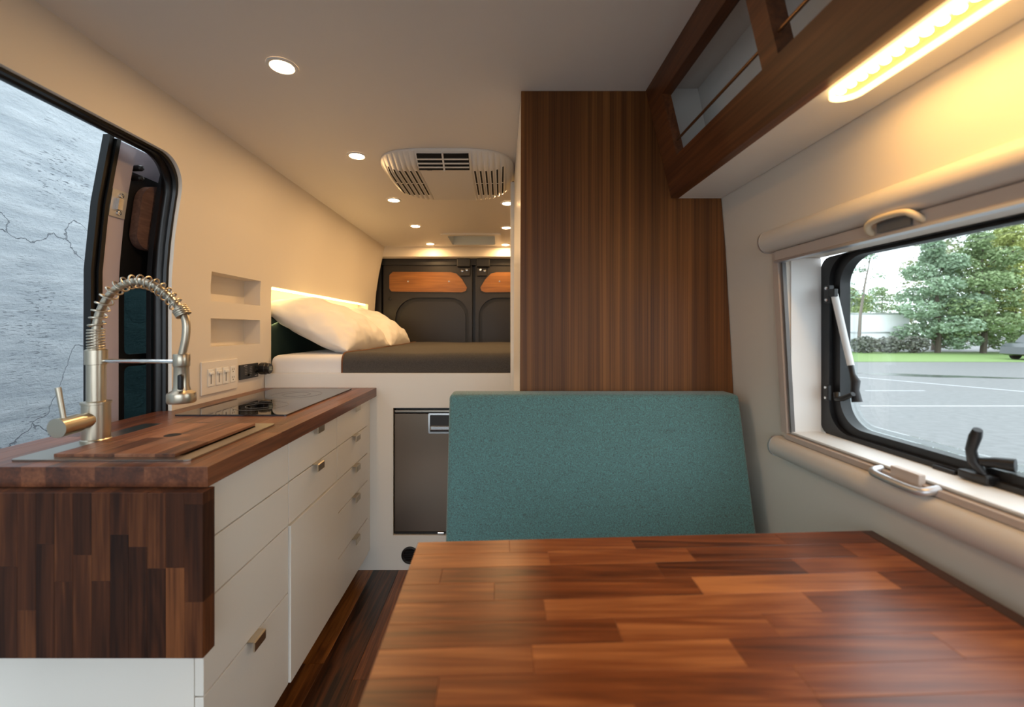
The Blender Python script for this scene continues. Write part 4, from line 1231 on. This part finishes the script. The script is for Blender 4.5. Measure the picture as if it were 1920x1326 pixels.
# jamb lining
obj('jamb', bx(0.70, 0.772, WIN_Y1 - 0.004, WIN_Y1 - 0.0005, WIN_Z0 + 0.004, WIN_Z1 - 0.001), 'bright_white', wi)
obj('sill', bx(0.70, 0.772, 0.175, WIN_Y1 - 0.0005, WIN_Z0 + 0.0005, WIN_Z0 + 0.004), 'bright_white', wi)
# stay arm
A = Vector((0.768, 0.984, 1.210)); Bv = Vector((0.774, 0.944, 1.046))
sb = obj('stay_bracket', bx(0.760, 0.773, 0.990, 1.006, 1.190, 1.232, bev=0.002), 'black_plastic', wi)
for z in (1.198, 1.225):
    obj('screw', lathe(B(), [(0.004, 0), (0.003, -0.002), (0, -0.0025)], (0.760, 0.998, z), 'x', 8), 'chrome', sb)
obj('stay_pivot', bx(0.758, 0.768, 0.972, 0.994, 1.204, 1.222, bev=0.002), 'black_plastic', wi)
st = obj('stay_arm', tube(B(), [A, A + (Bv - A) * 0.98], [0.0072, 0.0066], 14), 'bright_white', wi, smooth=60)
tag(st, 'white telescopic stay')
kn = obj('stay_knuckle', tube(B(), [Bv + Vector((0, 0.002, 0.006)), Bv + Vector((0, -0.004, -0.016)), Bv + Vector((0, -0.012, -0.03)), Bv + Vector((0, -0.010, -0.05)), Bv + Vector((0, -0.016, -0.075))], [0.0055, 0.0055, 0.009, 0.008, 0.010], 10), 'black_plastic', wi, smooth=60)
obj('stay_lever', tube(B(), [(0.760, 0.967, 0.986), (0.758, 0.962, 0.972), (0.757, 0.945, 0.976), (0.757, 0.918, 0.990)], [0.006, 0.007, 0.006, 0.005], 8), 'black_plastic', wi, smooth=60)
ca = obj('catch_plate', bx(0.764, 0.773, 0.998, 1.012, 0.962, 0.998, bev=0.002), 'black_plastic', wi)
for z in (0.968, 0.992):
    obj('screw', lathe(B(), [(0.0035, 0), (0.003, -0.002), (0, -0.0025)], (0.764, 1.005, z), 'x', 8), 'chrome', ca)
# latch on the lower frame
lt_ = obj('latch', bx(0.760, 0.782, 0.668, 0.712, zW(-0.246), zW(-0.232), bev=0.003), 'black_plastic', wi)
obj('latch_lever', tube(B(), [(0.772, 0.680, zW(-0.236)), (0.768, 0.694, zW(-0.216)), (0.764, 0.694, zW(-0.196)), (0.760, 0.684, zW(-0.172)), (0.757, 0.678, zW(-0.160))], [0.005, 0.008, 0.007, 0.008, 0.006], 8), 'black_plastic', lt_, smooth=60)
obj('latch_knob', tube(B(), [(0.772, 0.688, zW(-0.214)), (0.780, 0.672, zW(-0.211)), (0.790, 0.655, zW(-0.210))], [0.007, 0.009, 0.011], 10), 'black_plastic', lt_, smooth=60)
kb = obj('catch_plate', bx(0.766, 0.776, 0.722, 0.760, zW(-0.249), zW(-0.241), bev=0.002), 'black_plastic', wi)

def dprof(xc, zc, rx, rz, n=10):
    """half-round profile bulging to the room, flat on the wall"""
    pts = [(xc, zc + rz)]
    for k in range(n + 1):
        t = math.pi / 2 + math.pi * k / n
        pts.append((xc - rx * 0.35 + rx * math.cos(t) * 0.65, zc + rz * math.sin(t)))
    pts.append((xc, zc - rz))
    return pts
ub = thing('window_blind', (0.66, 0.6, zW(0.165)), 'beige roller blind cassette above the window', 'blind', 'window blinds')
X0 = xr(zW(0.21)) - 0.001
obj('cassette', prism(B(), dprof(X0, zW(0.217), 0.036, 0.027), 'y', 0.14, 1.066), 'blind_beige', ub, smooth=40)
obj('end_cap', prism(B(), dprof(X0, zW(0.217), 0.0372, 0.0282), 'y', 1.0662, 1.072), 'alu', ub, smooth=40)
pb = obj('pull_bar', bx(X0 - 0.014, X0 - 0.002, 0.16, 1.040, zW(0.166), zW(0.1885), bev=0.001, seg=1), 'rail_beige', ub)
obj('bar_lip', bx(X0 - 0.016, X0 + 0.004, 0.16, 1.040, zW(0.1605), zW(0.1655)), 'alu', pb)
hb_ = tube(B(), soft([(X0 - 0.012, 0.765, zW(0.170)), (X0 - 0.026, 0.764, zW(0.178)), (X0 - 0.030, 0.752, zW(0.190)), (X0 - 0.030, 0.69, zW(0.191)), (X0 - 0.026, 0.676, zW(0.182)), (X0 - 0.012, 0.674, zW(0.172))]), 0.0056, 10)
obj('handle', hb_, 'ivory', pb, smooth=60)
obj('handle_plate', bx(X0 - 0.018, X0 - 0.014, 0.69, 0.752, zW(0.168), zW(0.186)), 'cook_mark', pb)
def track(y0, y1, nm):
    pts = [(xr(zW(-0.255)) - 0.010, zW(-0.255)), (xr(zW(-0.255)) - 0.001, zW(-0.255)), (xr(zW(0.189)) - 0.001, zW(0.189)), (xr(zW(0.189)) - 0.010, zW(0.189))]
    obj(nm, prism(B(), pts, 'y', y0, y1), 'rail_beige', ub)
track(1.0405, 1.060, 'side_track')
obj('track_edge', prism(B(), [(xr(zW(-0.25)) - 0.007, zW(-0.25)), (xr(zW(-0.25)) + 0.002, zW(-0.25)), (xr(zW(0.16)) + 0.002, zW(0.16)), (xr(zW(0.16)) - 0.007, zW(0.16))], 'y', 1.0275, 1.0330), 'cook_mark', ub)
lb_ = thing('window_blind', (0.68, 0.6, zW(-0.32)), 'beige roller screen cassette below the window', 'blind', 'window blinds')
X1 = xr(zW(-0.295)) - 0.001
obj('cassette', prism(B(), dprof(X1, zW(-0.294), 0.034, 0.0255), 'y', 0.14, 1.072), 'blind_beige', lb_, smooth=40)
obj('end_cap', prism(B(), dprof(X1, zW(-0.294), 0.0352, 0.0267), 'y', 1.0722, 1.078), 'alu', lb_, smooth=40)
pb = obj('pull_bar', bx(X1 - 0.016, X1 - 0.002, 0.16, 1.040, zW(-0.2675), zW(-0.2555), bev=0.001, seg=1), 'rail_beige', lb_)
obj('handle', tube(B(), soft([(X1 - 0.010, 0.782, zW(-0.256)), (X1 - 0.030, 0.779, zW(-0.258)), (X1 - 0.034, 0.770, zW(-0.262)), (X1 - 0.034, 0.694, zW(-0.264)), (X1 - 0.030, 0.684, zW(-0.262)), (X1 - 0.008, 0.681, zW(-0.256))]), 0.0068, 10), 'alu', pb, smooth=60)
obj('handle_plate', bx(X1 - 0.022, X1 - 0.010, 0.700, 0.752, zW(-0.262), zW(-0.240), bev=0.001, seg=1), 'rail_beige', pb)
